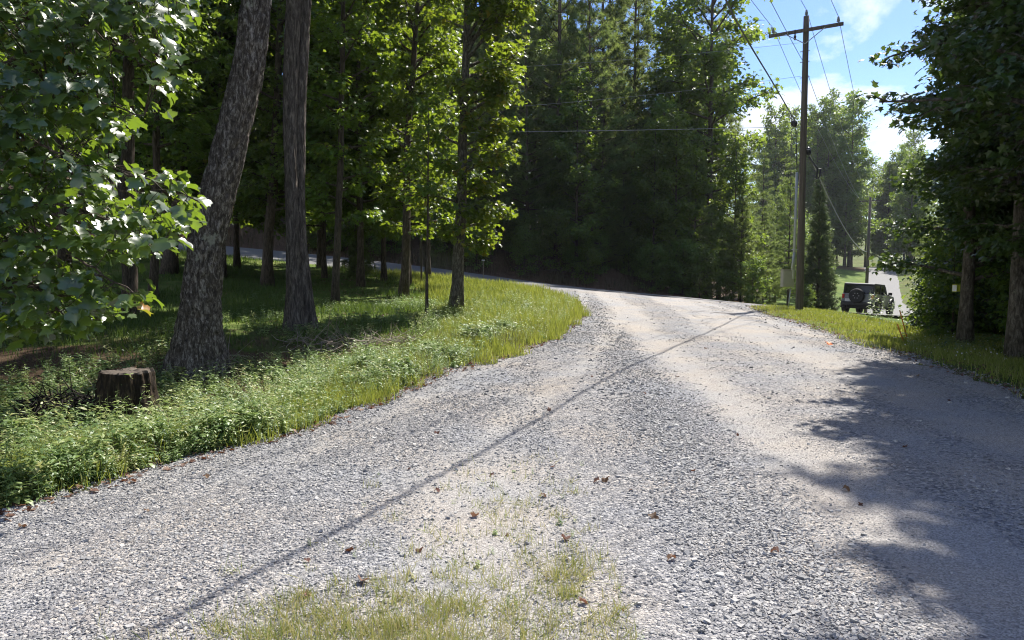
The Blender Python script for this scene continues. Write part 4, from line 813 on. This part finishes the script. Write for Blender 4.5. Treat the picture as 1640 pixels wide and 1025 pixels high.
A = PB0 + local(1280, 203); wire(A, (-34, by + 1, A[2] + .1), .25, .011, 'lowest of the three wires crossing to the left, level with the black cable end')
A = PB0 + local(1283, 122); wire(A, (-34, by + 1, A[2] - .2), 1.5, .006, 'middle of the three thin wires crossing to the left')
A = PB0 + local(1286, 68); wire(A, (-34, by + 1, A[2] - .1), 1.2, .006, 'topmost of the three thin wires crossing to the left')
A = PB0 + local(1275, 197); wire(None, None, 0, .021, 'thick black cable running from the near pole over the gravel road', m=M_black, pts=[A, (8.0, 22.9, 7.12), (4.6, 15.7, 6.8), (3.2, 12.3, 6.62), (1.8, 8.9, 6.45), (.2, 5, 6.35), (-3, -3, 6.4), (-7, -13, 6.9)])
# the pole the cable comes from is behind the camera

# ------------------------------------------------------------------ the car
M_paint = simple('grey_car_paint', (.20, .21, .225), .28, .3, var=.03, bump=0); M_plast = simple('black_plastic', (.018, .018, .02), .5, bump=.02); M_glass = simple('dark_glass', (.008, .009, .011), .08, bump=0, spec=.6)
M_tyre = simple('tyre_rubber', (.02, .02, .02), .75, bump=.2); M_red = simple('red_lens', (.45, .015, .012), .25, bump=0); M_rim = simple('rim_metal', (.25, .25, .26), .35, .8, bump=0); M_wplate = simple('white_plate', (.7, .7, .68), .5, bump=0)
M_white = simple('white_car_paint', (.75, .75, .75), .3, .0, var=.02, bump=0)
def mesh_part(name, fn, m, parent, bevel=0, smooth=False):
    mb = MB(); fn(mb); o = link(name, mb.mesh(name, m, smooth), parent)
    if bevel: b = o.modifiers.new('bevel', 'BEVEL'); b.width = bevel; b.segments = 3; b.limit_method = 'ANGLE'
    return o
def ring_x(mb, c, prof, n=28):             # lathe about the x axis; prof (x, r)
    th = np.arange(n) * 2 * math.pi / n; k = len(prof); V = np.array([(c[0] + x, c[1] + rr * math.cos(t), c[2] + rr * math.sin(t)) for x, rr in prof for t in th])
    q = [(i * n + j, i * n + (j + 1) % n, (i + 1) * n + (j + 1) % n, (i + 1) * n + j) for i in range(k - 1) for j in range(n)]; mb.add(V, None, q)
def suv(loc, rz, paint):
    car = empty('car', loc, rz)
    body = [(-2.12, .62), (-2.16, .75), (-2.16, 1.14), (-2.05, 1.2), (.85, 1.2), (1.0, 1.18), (2.0, 1.12), (2.16, 1.05), (2.2, .62), (1.9, .5), (-1.9, .5)]
    mesh_part('body', lambda m: m.prism(body, -.88, .88), paint, car, .05)
    mesh_part('cabin', lambda m: m.prism([(-2.10, 1.19), (-2.0, 1.70), (.15, 1.72), (.75, 1.19)], -.80, .80), M_glass, car, .03)
    mesh_part('roof', lambda m: m.prism([(-2.08, 1.68), (-2.06, 1.78), (-1.8, 1.81), (.1, 1.80), (.28, 1.70)], -.83, .83), M_plast, car, .04)
    for s in (-1, 1):
        mesh_part('rear_pillar', lambda m: m.prism([(-2.12, 1.19), (-2.03, 1.70), (-1.85, 1.70), (-1.9, 1.19)], s * .79, s * .83), M_plast, car)
        mesh_part('centre_pillar', lambda m: m.prism([(-.75, 1.19), (-.72, 1.70), (-.62, 1.70), (-.62, 1.19)], s * .80, s * .825), M_plast, car)
        mesh_part('front_pillar', lambda m: m.prism([(.68, 1.19), (.12, 1.70), (.24, 1.70), (.82, 1.19)], s * .79, s * .83), paint, car)
        d = mesh_part('door', lambda m: m.prism([(-.72, .58), (-.72, 1.17), (.72, 1.17), (.72, .58)], s * .875, s * .895), paint, car, .008)
        mesh_part('handle', lambda m: m.box((s * .91, -.55, 1.05), (.03, .18, .035)), M_plast, d)
        mesh_part('mirror', lambda m: (m.box((s * 1.02, .62, 1.27), (.2, .12, .17)), m.box((s * .9, .64, 1.2), (.14, .05, .05))), M_plast, car, .02)
        mesh_part('taillight', lambda m: m.box((s * .80, -2.175, 1.02), (.13, .06, .25)), M_red, car, .01)
        mesh_part('headlight', lambda m: m.box((s * .68, 2.19, .98), (.24, .05, .2)), M_wplate, car, .02)
        mesh_part('running_board', lambda m: m.box((s * .92, 0, .45), (.14, 1.9, .07)), M_plast, car)
        for yy in (-1.38, 1.40):
            w = mesh_part('wheel', lambda m: ring_x(m, (s * .86, yy, .42), [(-.13, .22), (-.13, .39), (-.10, .42), (.10, .42), (.13, .39), (.13, .22)]), M_tyre, car, smooth=False)
            mesh_part('rim', lambda m: ring_x(m, (s * .86, yy, .42), [(s * .05, .001), (s * .07, .07), (s * .04, .09), (s * .06, .2), (s * .12, .235)]), M_rim, w, smooth=True)
            def arch(m):
                th = np.linspace(-.15, math.pi + .15, 15); o_ = [(yy + .58 * math.cos(t), .44 + .56 * math.sin(t)) for t in th]; i_ = [(yy + .48 * math.cos(t), .44 + .46 * math.sin(t)) for t in th]
                for a in range(14):
                    v = [(x_, *p) for x_ in (s * .86, s * .99) for p in (o_[a], o_[a + 1], i_[a + 1], i_[a])]; m.add(v, None, [(0, 1, 2, 3), (7, 6, 5, 4), (0, 4, 5, 1), (1, 5, 6, 2), (2, 6, 7, 3), (3, 7, 4, 0)])
            mesh_part('wheel_arch', arch, M_plast, car)
    mesh_part('rear_bumper', lambda m: m.box((0, -2.25, .60), (1.72, .2, .22)), M_plast, car, .03)
    mesh_part('front_bumper', lambda m: m.box((0, 2.27, .58), (1.74, .2, .22)), M_plast, car, .03)
    mesh_part('tailgate', lambda m: m.box((0, -2.175, .93), (1.42, .04, .46)), paint, car, .01)
    mesh_part('licence_plate', lambda m: m.box((-.52, -2.21, .80), (.31, .02, .16)), M_wplate, car)
    def spare(m):
        n = 30; th = np.arange(n) * 2 * math.pi / n; prof = [(-2.20, .2), (-2.20, .38), (-2.24, .42), (-2.40, .42), (-2.45, .38), (-2.45, .26), (-2.42, .0)]
        V = np.array([(-.02 + rr * math.cos(t), y_, 1.06 + rr * math.sin(t)) for y_, rr in prof for t in th]); m.add(V, None, [(i * n + j, (i + 1) * n + j, (i + 1) * n + (j + 1) % n, i * n + (j + 1) % n) for i in range(len(prof) - 1) for j in range(n)])
    sw = mesh_part('spare_wheel', spare, M_tyre, car, smooth=False)
    mesh_part('rim', lambda m: [m.box((-.02 + .15 * math.cos(a), -2.45, 1.06 + .15 * math.sin(a)), (.05, .03, .05)) for a in np.arange(6) * math.pi / 3], M_rim, sw)
    mesh_part('underbody', lambda m: m.box((0, 0, .42), (1.3, 3.9, .2)), M_plast, car)
    return car
cx_ = (1390 - CX) / F_PX * 44.6; car = suv((cx_, 44.6, float(h(cx_, 44.6)) + .03), rad(-41), M_paint)
tag(car, 'grey off-road car with black roof and spare wheel, seen from behind on the paved road', 'car')
car.rotation_euler = (rad(-2.5), rad(2.0), rad(-41))
wx = (424 - CX) / F_PX * 57; car2 = suv((wx, 57, float(h(wx, 57)) + .02), rad(75), M_white); tag(car2, 'white car half hidden behind the dark trunks above the bank', 'car')

# ------------------------------------------------------------------ house far behind the left trunks
M_side = simple('brown_siding', (.12, .09, .07), .7, var=.2, scale=4); M_roof = simple('grey_shingle', (.22, .22, .23), .8, var=.3, scale=14, bump=.4); M_deck = simple('deck_wood', (.16, .13, .11), .7, var=.2, scale=9)
hx = (330 - CX) / F_PX * 66; hz_ = float(h(hx, 66)); house = tag(empty('house', (hx, 66, hz_), rad(8)), 'brown house with grey roof and railed deck glimpsed behind the oak', 'house')
mesh_part('wall', lambda m: m.prism([(-3.5, -.6), (-3.5, 3.2), (0, 5.2), (3.5, 3.2), (3.5, -.6)], -5.5, 5.5), M_side, house)
for s in (-1, 1): mesh_part('roof', lambda m: m.prism([(s * 4.1, 2.95), (s * 4.1, 3.1), (0, 5.45), (0, 5.28)], -6, 6), M_roof, house)
for xx in (-3.6, -.8, 2.2):
    w = mesh_part('window', lambda m: m.box((xx, -3.52, 1.7), (1.2, .1, 1.3)), M_wplate, house); mesh_part('pane', lambda m: m.box((xx, -3.58, 1.7), (1.0, .02, 1.1)), M_glass, w)
mesh_part('door', lambda m: m.box((4.0, -3.54, 1.1), (.95, .08, 2.1)), M_deck, house)
def deck(m):
    m.box((2.5, -4.8, .1), (6, 2.4, .15)); m.box((2.5, -5.95, 1.1), (6, .06, .08))
    for i in range(41): m.box((-.5 + i * .15, -5.95, .6), (.04, .04, 1.0))
    for i in range(4): m.box((-.4 + i * 1.95, -5.9, -.3), (.12, .12, 1.2))
mesh_part('deck', deck, M_deck, house)

# ------------------------------------------------------------------ small roadside things
x, y, z = ground_px(675, 456); sg = tag(empty('road_sign', (x, y, z)), 'road sign on a thin post seen nearly edge-on among the maples', 'road sign')
mesh_part('post', lambda m: m.box((0, 0, .95), (.07, .05, 2.3)), M_twig, sg)
def octo(m):
    a = np.arange(8) * math.pi / 4 + math.pi / 8; m.prism([(.36 * math.cos(t), 1.85 + .36 * math.sin(t)) for t in a], -.042, -.038)
pl = mesh_part('plate', octo, M_wplate, sg); pl.rotation_euler = (0, 0, rad(7))
x, y, z = ground_px(774, 447); st = tag(empty('marker_post', (x, y, z)), 'slim stake with white cap in the grass near the paved road', 'marker')
mesh_part('stake', lambda m: m.box((0, 0, .45), (.04, .04, 1.0)), M_dead, st); mesh_part('cap', lambda m: m.box((0, 0, .98), (.16, .1, .05)), M_wplate, st)
M_yel = simple('orange_plastic', (.62, .22, .03), .45, bump=0); M_ybox = simple('yellow_green_plastic', (.62, .66, .06), .4, bump=0)
for (a, b, lb) in (((1456, 546), (1441, 497), 'taller orange stake leaning in the right grass'), ((1450, 548), (1437, 519), 'shorter orange stake left of the taller one')):
    x, y, z = ground_px(*a); mb = MB(); t_ = np.array(at(b[0], b[1], y)) - [x, y, z]; mb.tube([(0, 0, -.1), t_], [.014, .014], 8); tag(link('guy_marker', mb.mesh('guy_marker', M_yel, True), loc=(x, y, z)), lb, 'stake')
bxp = np.array(at(1531.5, 461.5, p1[1] - .22)); yb_ = tag(empty('yellow_box', bxp), 'small yellow-green plastic box fixed to the pale right trunk', 'box', None)
def shell(m):
    m.box((0, .05, 0), (.12, .01, .15)); m.box((-.056, 0, 0), (.008, .10, .15)); m.box((.056, 0, 0), (.008, .10, .15)); m.box((0, 0, .073), (.128, .11, .008)); m.box((0, 0, -.073), (.12, .10, .008))
mesh_part('shell', shell, M_ybox, yb_); mesh_part('side_label', lambda m: m.box((-.062, 0, 0), (.004, .09, .13)), M_wplate, yb_); yb_.rotation_euler = (0, 0, rad(28))

# ------------------------------------------------------------------ grass, weeds, litter
BL = (np.array([(-.5, 0, 0), (.5, 0, 0), (.38, .5, .06), (-.38, .5, .06), (0, 1, .28)]), np.array([(0, 1, 2), (0, 2, 3), (3, 2, 4)]))
BL[0][:, 0] *= 1.0
def blades(mb, x, y, L, Wd, rs, z=None, lean=.35, a=(0, 1)):
    n = len(x); z = h(x, y) - .01 if z is None else z
    R = rot_basis(rs.uniform(0, 6.28, n), np.pi / 2 - np.abs(rs.normal(0, lean, n)), rs.uniform(0, 6.28, n), L)
    R[:, :, 0] *= (Wd / L)[:, None]; mb.batch(BL[0], BL[1], np.column_stack([x, y, z]), R, rs.uniform(a[0], a[1], n))
rs = np.random.default_rng(3)
def keep(p): return rs.uniform(0, 1, len(p)) < p
def inview(x, y, m=1.0): return np.abs(x) < y * .70 + m
# sunny verge on the left
mb = MB(); n = 210000; y = 2.8 + 33 * rs.uniform(0, 1, n) ** 1.35; wv = np.interp(y, [3, 10, 16, 24, 36], [1.3, 1.5, 2.6, 5.0, 7]); q = rs.uniform(0, 1, n) ** 1.25; x = xL(y) + .12 - q * wv + (fbm(y * 1.6, 0 * y, 0, 71, 4) - .5) * .9
k = keep(np.clip(.35 + 1.5 * (fbm(x * 1.1, y * 1.1, 0, 61) - .35), 0, 1) * np.clip(q * 2.5 + .25 * (y > 12), .12, 1)) & inview(x, y) & (road_near(x, y)[0] > ROAD_W + .35); x, y = x[k], y[k]
blades(mb, x, y, rs.uniform(.04, .22, len(x)) * (.6 + .8 * fbm(x * 1.5, y * 1.5, 0, 91, 2)) * (1 + y / 50), rs.uniform(.003, .006, len(x)) * (1 + y / 10), rs, a=(.1, .86))
# right verge
n = 190000; y = 8 + 28 * rs.uniform(0, 1, n) ** 1.15; q = rs.uniform(0, 1, n); x = xR(y) - .1 + q * np.interp(y, [8, 14, 20, 36], [4, 5.5, 8, 12]) + (fbm(y * 1.6, 0 * y + 9, 0, 72, 4) - .5) * .9
k = keep(np.clip(.4 + 1.5 * (fbm(x * 1.1, y * 1.1, 0, 62) - .35), 0, 1) * np.clip(q * 8, .15, 1)) & inview(x, y) & (road_near(x, y)[0] > ROAD_W + .35); x, y = x[k], y[k]
blades(mb, x, y, rs.uniform(.05, .17, len(x)), rs.uniform(.004, .007, len(x)) * (1 + y / 14), rs, a=(.05, .93))
tag(link('grass', mb.mesh('grass', M_grass)), 'bright green grass along both edges of the gravel road', 'grass', kind='stuff')
# woodland floor grass on the left, patchy
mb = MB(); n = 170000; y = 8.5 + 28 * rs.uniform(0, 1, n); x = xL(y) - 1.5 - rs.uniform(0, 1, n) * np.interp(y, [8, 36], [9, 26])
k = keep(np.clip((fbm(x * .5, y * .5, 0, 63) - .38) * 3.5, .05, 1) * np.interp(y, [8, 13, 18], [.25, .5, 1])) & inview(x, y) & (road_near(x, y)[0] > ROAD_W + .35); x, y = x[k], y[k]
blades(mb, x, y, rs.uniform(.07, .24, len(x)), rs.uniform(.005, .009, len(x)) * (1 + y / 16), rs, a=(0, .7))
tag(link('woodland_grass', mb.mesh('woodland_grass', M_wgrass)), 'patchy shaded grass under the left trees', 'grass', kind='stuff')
# leafy undergrowth
def plant_tmpl(seed, nl=13, hgt=1.0, ll=.30, wid=1.0):
    r = np.random.default_rng(seed); V, T = [], []; b = 0
    for s in range(3):
        sx, sy = r.normal(0, .12, 2); lean = r.normal(0, .18, 2)
        for i in range(nl // 3 + 2):
            t = (i + .7) / (nl // 3 + 2); c = np.array([sx + lean[0] * t, sy + lean[1] * t, hgt * t * r.uniform(.85, 1)])
            for sd in (0, math.pi):
                az = i * 1.57 + sd + r.normal(0, .3); R = rot_basis(np.array([az]), np.array([r.uniform(-.35, .5)]), np.array([r.normal(0, .3)]), np.array([ll * r.uniform(.6, 1.15) * (1.15 - .5 * t)]))[0]
                v = LANCE[0] * [wid, 1, 1] @ R.T + c; V.append(v); T.append(LANCE[1] + b); b += len(v)
        v = np.array([(sx - .008, sy, 0), (sx + .008, sy, 0), (sx + lean[0], sy + lean[1], hgt)]); V.append(v); T.append(np.array([(0, 1, 2)]) + b); b += 3
    return np.vstack(V), np.vstack(T)
PT = [plant_tmpl(1), plant_tmpl(2, 12, 1.0, .34), plant_tmpl(3, 18, 1.0, .22), plant_tmpl(4, 10, .8, .42, 1.5)]
def plants(mb, x, y, s, rs, a=(0, 1)):
    z = h(x, y) - .01
    for k in range(4):
        q = np.arange(len(x)) % 4 == k; n = q.sum(); yaw = rs.uniform(0, 6.28, n); c, sn = np.cos(yaw), np.sin(yaw); R = np.zeros((n, 3, 3)); R[:, 0, 0] = c; R[:, 0, 1] = -sn; R[:, 1, 0] = sn; R[:, 1, 1] = c; R[:, 2, 2] = rs.uniform(.75, 1.2, n); R *= s[q][:, None, None]
        R += rs.normal(0, .12, (n, 3, 3)) * s[q][:, None, None] * np.array([[0, 0, 1], [0, 0, 1], [0, 0, 0]]); mb.batch(*PT[k], np.column_stack([x[q], y[q], z[q]]), R, rs.uniform(a[0], a[1], n))
# median patch and roadside straw
mb = MB(); ctr = [(-.85, 3.3, .30, 2500), (-.4, 2.95, .45, 4000), (.1, 3.3, .35, 3000), (-.95, 3.25, .30, 1500), (-.55, 3.35, .32, 2600), (-.2, 3.5, .30, 2600), (.12, 3.7, .26, 2200), (.3, 3.95, .2, 900), (-.1, 4.15, .35, 800), (.15, 4.7, .4, 1300), (.0, 5.3, .45, 900), (-.6, 3.0, .5, 1500), (.1, 3.1, .3, 700), (.6, 3.05, .12, 350), (-1.2, 3.0, .25, 500), (.3, 6.0, .5, 200), (-.5, 3.1, .4, 3000), (-.1, 2.95, .35, 3000)]
for cx0, cy0, sd, n in ctr:
    NG = 34; g = np.minimum(rs.integers(0, NG, n), rs.integers(0, NG, n)); gc = rs.normal(0, 1, (NG, 2)) * sd; x = cx0 + gc[g, 0] + rs.normal(0, .04, n); y = cy0 + gc[g, 1] * .6 + rs.normal(0, .035, n); k = (rs.uniform(0, 1, n) < .33) & (x < .55); x, y = x[k], y[k]; n = len(x)
    blades(mb, x, y, rs.uniform(.025, .12, n), rs.uniform(.002, .004, n), rs, z=gz(x, y), lean=.8, a=(.15, 1))
xm = rs.uniform(-1.2, .6, 34); ym = rs.uniform(2.9, 6.2, 34)
mb2 = MB(); plants(mb2, xm, ym, rs.uniform(.03, .06, 34), rs); tag(link('median_weeds', mb2.mesh('median_weeds', M_weed)), 'tiny leafy weeds sprouting between the two drives', 'weeds', kind='stuff')
tag(link('median_grass', mb.mesh('median_grass', M_dry)), 'thin yellow-green grass growing in the gravel between the two drives', 'grass', kind='stuff')
# tall weeds beyond the paved road
mb = MB(); n = 26000; i = rs.integers(30, 330, n); p0 = RPf[i]; d = np.gradient(RPf[:, :2], axis=0)[i]; d /= np.linalg.norm(d, axis=1)[:, None]; off = ROAD_W + .3 + rs.uniform(0, 3.2, n) + rs.uniform(0, 1, n); x = p0[:, 0] - d[:, 1] * off + rs.normal(0, .3, n); y = p0[:, 1] + d[:, 0] * off
k = (x < 9) & (x > -26) & keep(np.clip((fbm(x * .6, y * .6, 0, 64) - .3) * 2.6, .1, 1)); x, y = x[k], y[k]; blades(mb, x, y, rs.uniform(.3, .85, len(x)), rs.uniform(.02, .035, len(x)), rs, lean=.25, a=(.1, .9))
n = 5200; y = 3.2 + 15 * rs.uniform(0, 1, n); x = xL(y) - .1 - rs.uniform(0, 1, n) * 1.7; k = keep(np.clip((fbm(x * 1.2, y, 0, 81) - .4) * 4, 0, 1)); x, y = x[k], y[k]; blades(mb, x, y, rs.uniform(.12, .42, len(x)), rs.uniform(.002, .004, len(x)) * (1 + y / 10), rs, lean=.5, a=(.5, 1))
n = 9000; y = rs.uniform(9, 13.5, n); x = xL(y) - 1.0 - rs.uniform(0, 1, n) * 4.5; blades(mb, x, y, rs.uniform(.05, .2, n), rs.uniform(.003, .006, n), rs, lean=.7, a=(.3, 1))
tag(link('dry_weeds', mb.mesh('dry_weeds', M_dweed)), 'tall dry weeds along the bank beyond the paved road', 'weeds', kind='stuff')
mb = MB(); xq = sp[0] + rs.normal(-.2, .8, 150); yq = sp[1] - .5 - np.abs(rs.normal(0, .35, 150)); plants(mb, xq, yq, rs.uniform(.18, .5, 150), rs)
n = 10500; y = 3.6 + 12.5 * rs.uniform(0, 1, n) ** 1.1; q = rs.uniform(0, 1, n); x = xL(y) - .04 - q * np.interp(y, [3, 8, 16], [1.15, 1.35, 2.0])
pm = fbm(x * 1.3, y * .9, 0, 66, 3); k = keep(np.clip((pm - .38) * 6, .08, 1) * np.interp(y, [3, 5, 11, 16], [.8, 1, .8, .35])) & inview(x, y, .6); x, y, q, pm = x[k], y[k], q[k], pm[k]
plants(mb, x, y, rs.uniform(.10, .42, len(x)) * (.7 + 1.6 * np.clip(pm - .45, 0, .4)) * (.55 + .6 * np.sin(np.clip(q, 0, 1) * math.pi)), rs)
n = 900; y = rs.uniform(6.5, 12, n); x = xL(y) - 1.4 - rs.uniform(0, 1, n) * 7; k = inview(x, y); x, y = x[k], y[k]; plants(mb, x, y, rs.uniform(.12, .4, len(x)), rs)
n = 3200; y = 9 + 14 * rs.uniform(0, 1, n); x = xL(y) - 1.3 - rs.uniform(0, 1, n) * np.interp(y, [9, 23], [5, 9]); k = keep(np.clip((fbm(x * .8, y * .8, 0, 67) - .42) * 4, 0, 1)) & inview(x, y); x, y = x[k], y[k]; plants(mb, x, y, rs.uniform(.12, .34, len(x)), rs)
TK = plant_tmpl(12, 30, 1.0, .13, .8); n = 420; y = 3.8 + 22 * rs.uniform(0, 1, n); x = xL(y) - .1 - rs.uniform(0, 1, n) * np.interp(y, [4, 24], [1.5, 4]); yaw = rs.uniform(0, 6.28, n); sc_ = rs.uniform(.25, .62, n); Rk = np.zeros((n, 3, 3)); Rk[:, 0, 0] = np.cos(yaw); Rk[:, 0, 1] = -np.sin(yaw); Rk[:, 1, 0] = np.sin(yaw); Rk[:, 1, 1] = np.cos(yaw); Rk[:, 2, 2] = 1; Rk[:, :2, 2] = rs.normal(0, .25, (n, 2)); Rk *= sc_[:, None, None]; mb.batch(*TK, np.column_stack([x, y, h(x, y)]), Rk, rs.uniform(.5, 1, n))
tag(link('undergrowth', mb.mesh('undergrowth', M_weed)), 'glossy leafy weeds crowding the left edge of the gravel', 'weeds', kind='stuff')
mb = MB(); n = 2600; y = rs.uniform(7.5, 17, n); x = xR(y) + .5 + rs.uniform(0, 1, n) ** .8 * 5; k = keep(np.clip((fbm(x * .8, y * .8, 0, 68) - .36) * 4, 0, 1) * np.interp(y, [7, 14, 17], [1, .8, .2])) & inview(x, y); x, y = x[k], y[k]; plants(mb, x, y, rs.uniform(.10, .3, len(x)), rs)
tag(link('shaded_undergrowth', mb.mesh('shaded_undergrowth', M_weed)), 'low leafy plants in the shade under the right trees', 'weeds', kind='stuff')
# dark brushy growth at the left in the dell
# single tall weeds
PW = MB(); PW.batch(*plant_tmpl(9, 42, 1.0, .16), np.zeros((1, 3)), np.eye(3)[None] * 1.0, np.array([.7])); mw_ = PW.mesh('weed_plant', M_weed)
for px, py, s, lb in ((1393, 512, 1.15, 'tall spiky weed in front of the car spare wheel'), (1414, 516, 1.1, 'tall weed in front of the car rear wheel'), (1424, 518, .9, 'shorter weed right of the one at the rear wheel'), (1447, 520, .9, 'bushy weed behind the orange stakes'), (1466, 524, .7, 'weed at the right end of the sunny grass'), (424, 535, .75, 'tall pale grass-like weed between the oak and twin trunk'), (1215, 487, .8, 'leafy weed at the corner of the right verge')):
    x, y, z = ground_px(px, py)
    if 1380 < px < 1470: y = 24.5; x = (px - CX) / F_PX * y; z = float(h(x, y))
    o = tag(link('weed_plant', mw_, loc=(x, y, z - .03)), lb, 'weed'); o.scale = (s * .8, s * .8, s * .95); o.rotation_euler = (0, 0, px)
# leaf litter
mb = MB(); n = 17000; y = rs.uniform(4, 34, n); sidel = rs.uniform(0, 1, n) < .7;  x = np.where(sidel, xL(y) + .25 - np.abs(rs.normal(0, 1, n)) * np.interp(y, [4, 30], [1.2, 6]), xR(y) - .2 + np.abs(rs.normal(0, 1, n)) * 1.8); k = inview(x, y); x, y = x[k], y[k]; n = len(x)
mb.batch(*STAR, np.column_stack([x, y, h(x, y) + .02]), rot_basis(rs.uniform(0, 6.28, n), rs.normal(0, .3, n), rs.normal(0, .4, n), rs.uniform(.025, .07, n)), rs.uniform(0, 1, n))
tag(link('leaf_litter', mb.mesh('leaf_litter', M_flit)), 'brown dead leaves lying along the road edges and under the trees', 'leaf litter', kind='stuff')
# single fallen leaves on the gravel
LM = []
for k in range(4):
    v, t = lobed(.3 + .25 * k); v = v.copy(); v[:, 1] -= .4; v[:, 2] += .25 * np.sin(v[:, 1] * 4 + k) + .12; m_ = MB(); m_.add(v, t, a=[.15, .45, .7, .95][k]); LM.append(m_.mesh('fallen_leaf', M_flit))
mo = MB(); v, t = lobed(.4); mo.add(v - [0, .4, -.1], t, a=.5); LO = mo.mesh('fallen_leaf', M_orange)
rl = random.Random(8)
spots = [(655, 755), (235, 823), (700, 700), (787, 767), (813, 858), (672, 889), (492, 905), (492, 963), (1047, 836), (970, 778), (1075, 903), (935, 972), (1378, 812), (1355, 785), (1470, 605), (955, 778), (1010, 790), (870, 800), (35, 856), (150, 790), (415, 708), (560, 680), (640, 640), (1033, 632), (948, 606), (1085, 605), (905, 870), (760, 830), (560, 890), (1180, 700), (1240, 900), (885, 750), (1110, 760), (700, 790), (330, 770), (880, 660), (995, 985), (1130, 560), (820, 570), (580, 940), (1520, 640), (1450, 720)]
for i, (px, py) in enumerate(spots):
    x, y, _ = ground_px(px, py); z = float(gz(np.array(x), np.array(y))); o = link('fallen_leaf', LM[i % 4], loc=(x, y, z + .004)); s = rl.uniform(.03, .065); o.scale = (s, s, s); o.rotation_euler = (rl.uniform(-.3, .3), rl.uniform(-.3, .3), rl.uniform(0, 6.28))
    tag(o, 'curled brown or red fallen leaf lying on the gravel', 'leaf', 'fallen leaves scattered over the gravel')
for px, py, s, lb in ((491, 676, .085, 'bright orange fallen leaf at the left edge of the gravel'), (1326, 553, .16, 'bright orange fallen leaf near the right edge of the gravel')):
    x, y, _ = ground_px(px, py); o = link('fallen_leaf', LO, loc=(x, y, float(gz(np.array(x), np.array(y))) + .02)); o.scale = (s, s, s); o.rotation_euler = (.5, .2, px); tag(o, lb, 'leaf')

mb = MB(); n = 900; y = rs.uniform(12, 32, n); x = xR(y) + .2 + rs.uniform(0, 1, n) * 5; P = np.column_stack([x, y, h(x, y) + rs.uniform(.06, .2, n)]); R9 = rot_basis(rs.uniform(0, 6, n), rs.uniform(-1, 1, n), rs.uniform(0, 6, n), rs.uniform(.015, .035, n)); mb.batch(*STAR, P, R9, rs.uniform(0, 1, n))
tag(link('clover', mb.mesh('clover', M_wplate)), 'tiny white flower heads in the right grass verge', 'flowers', kind='stuff')
# ------------------------------------------------------------------ air
mh, th, oh = mat('haze_air'); pv = N(th, 'ShaderNodeVolumePrincipled', inp={'Color': (.86, .92, 1.0, 1), 'Density': .00015, 'Anisotropy': .3}); th.links.new(pv.outputs[0], oh.inputs['Volume'])
hb = MB(); hb.box((0, 225, 32), (900, 640, 76)); tag(link('haze', hb.mesh('haze', mh, attr=False)), kind='stuff')
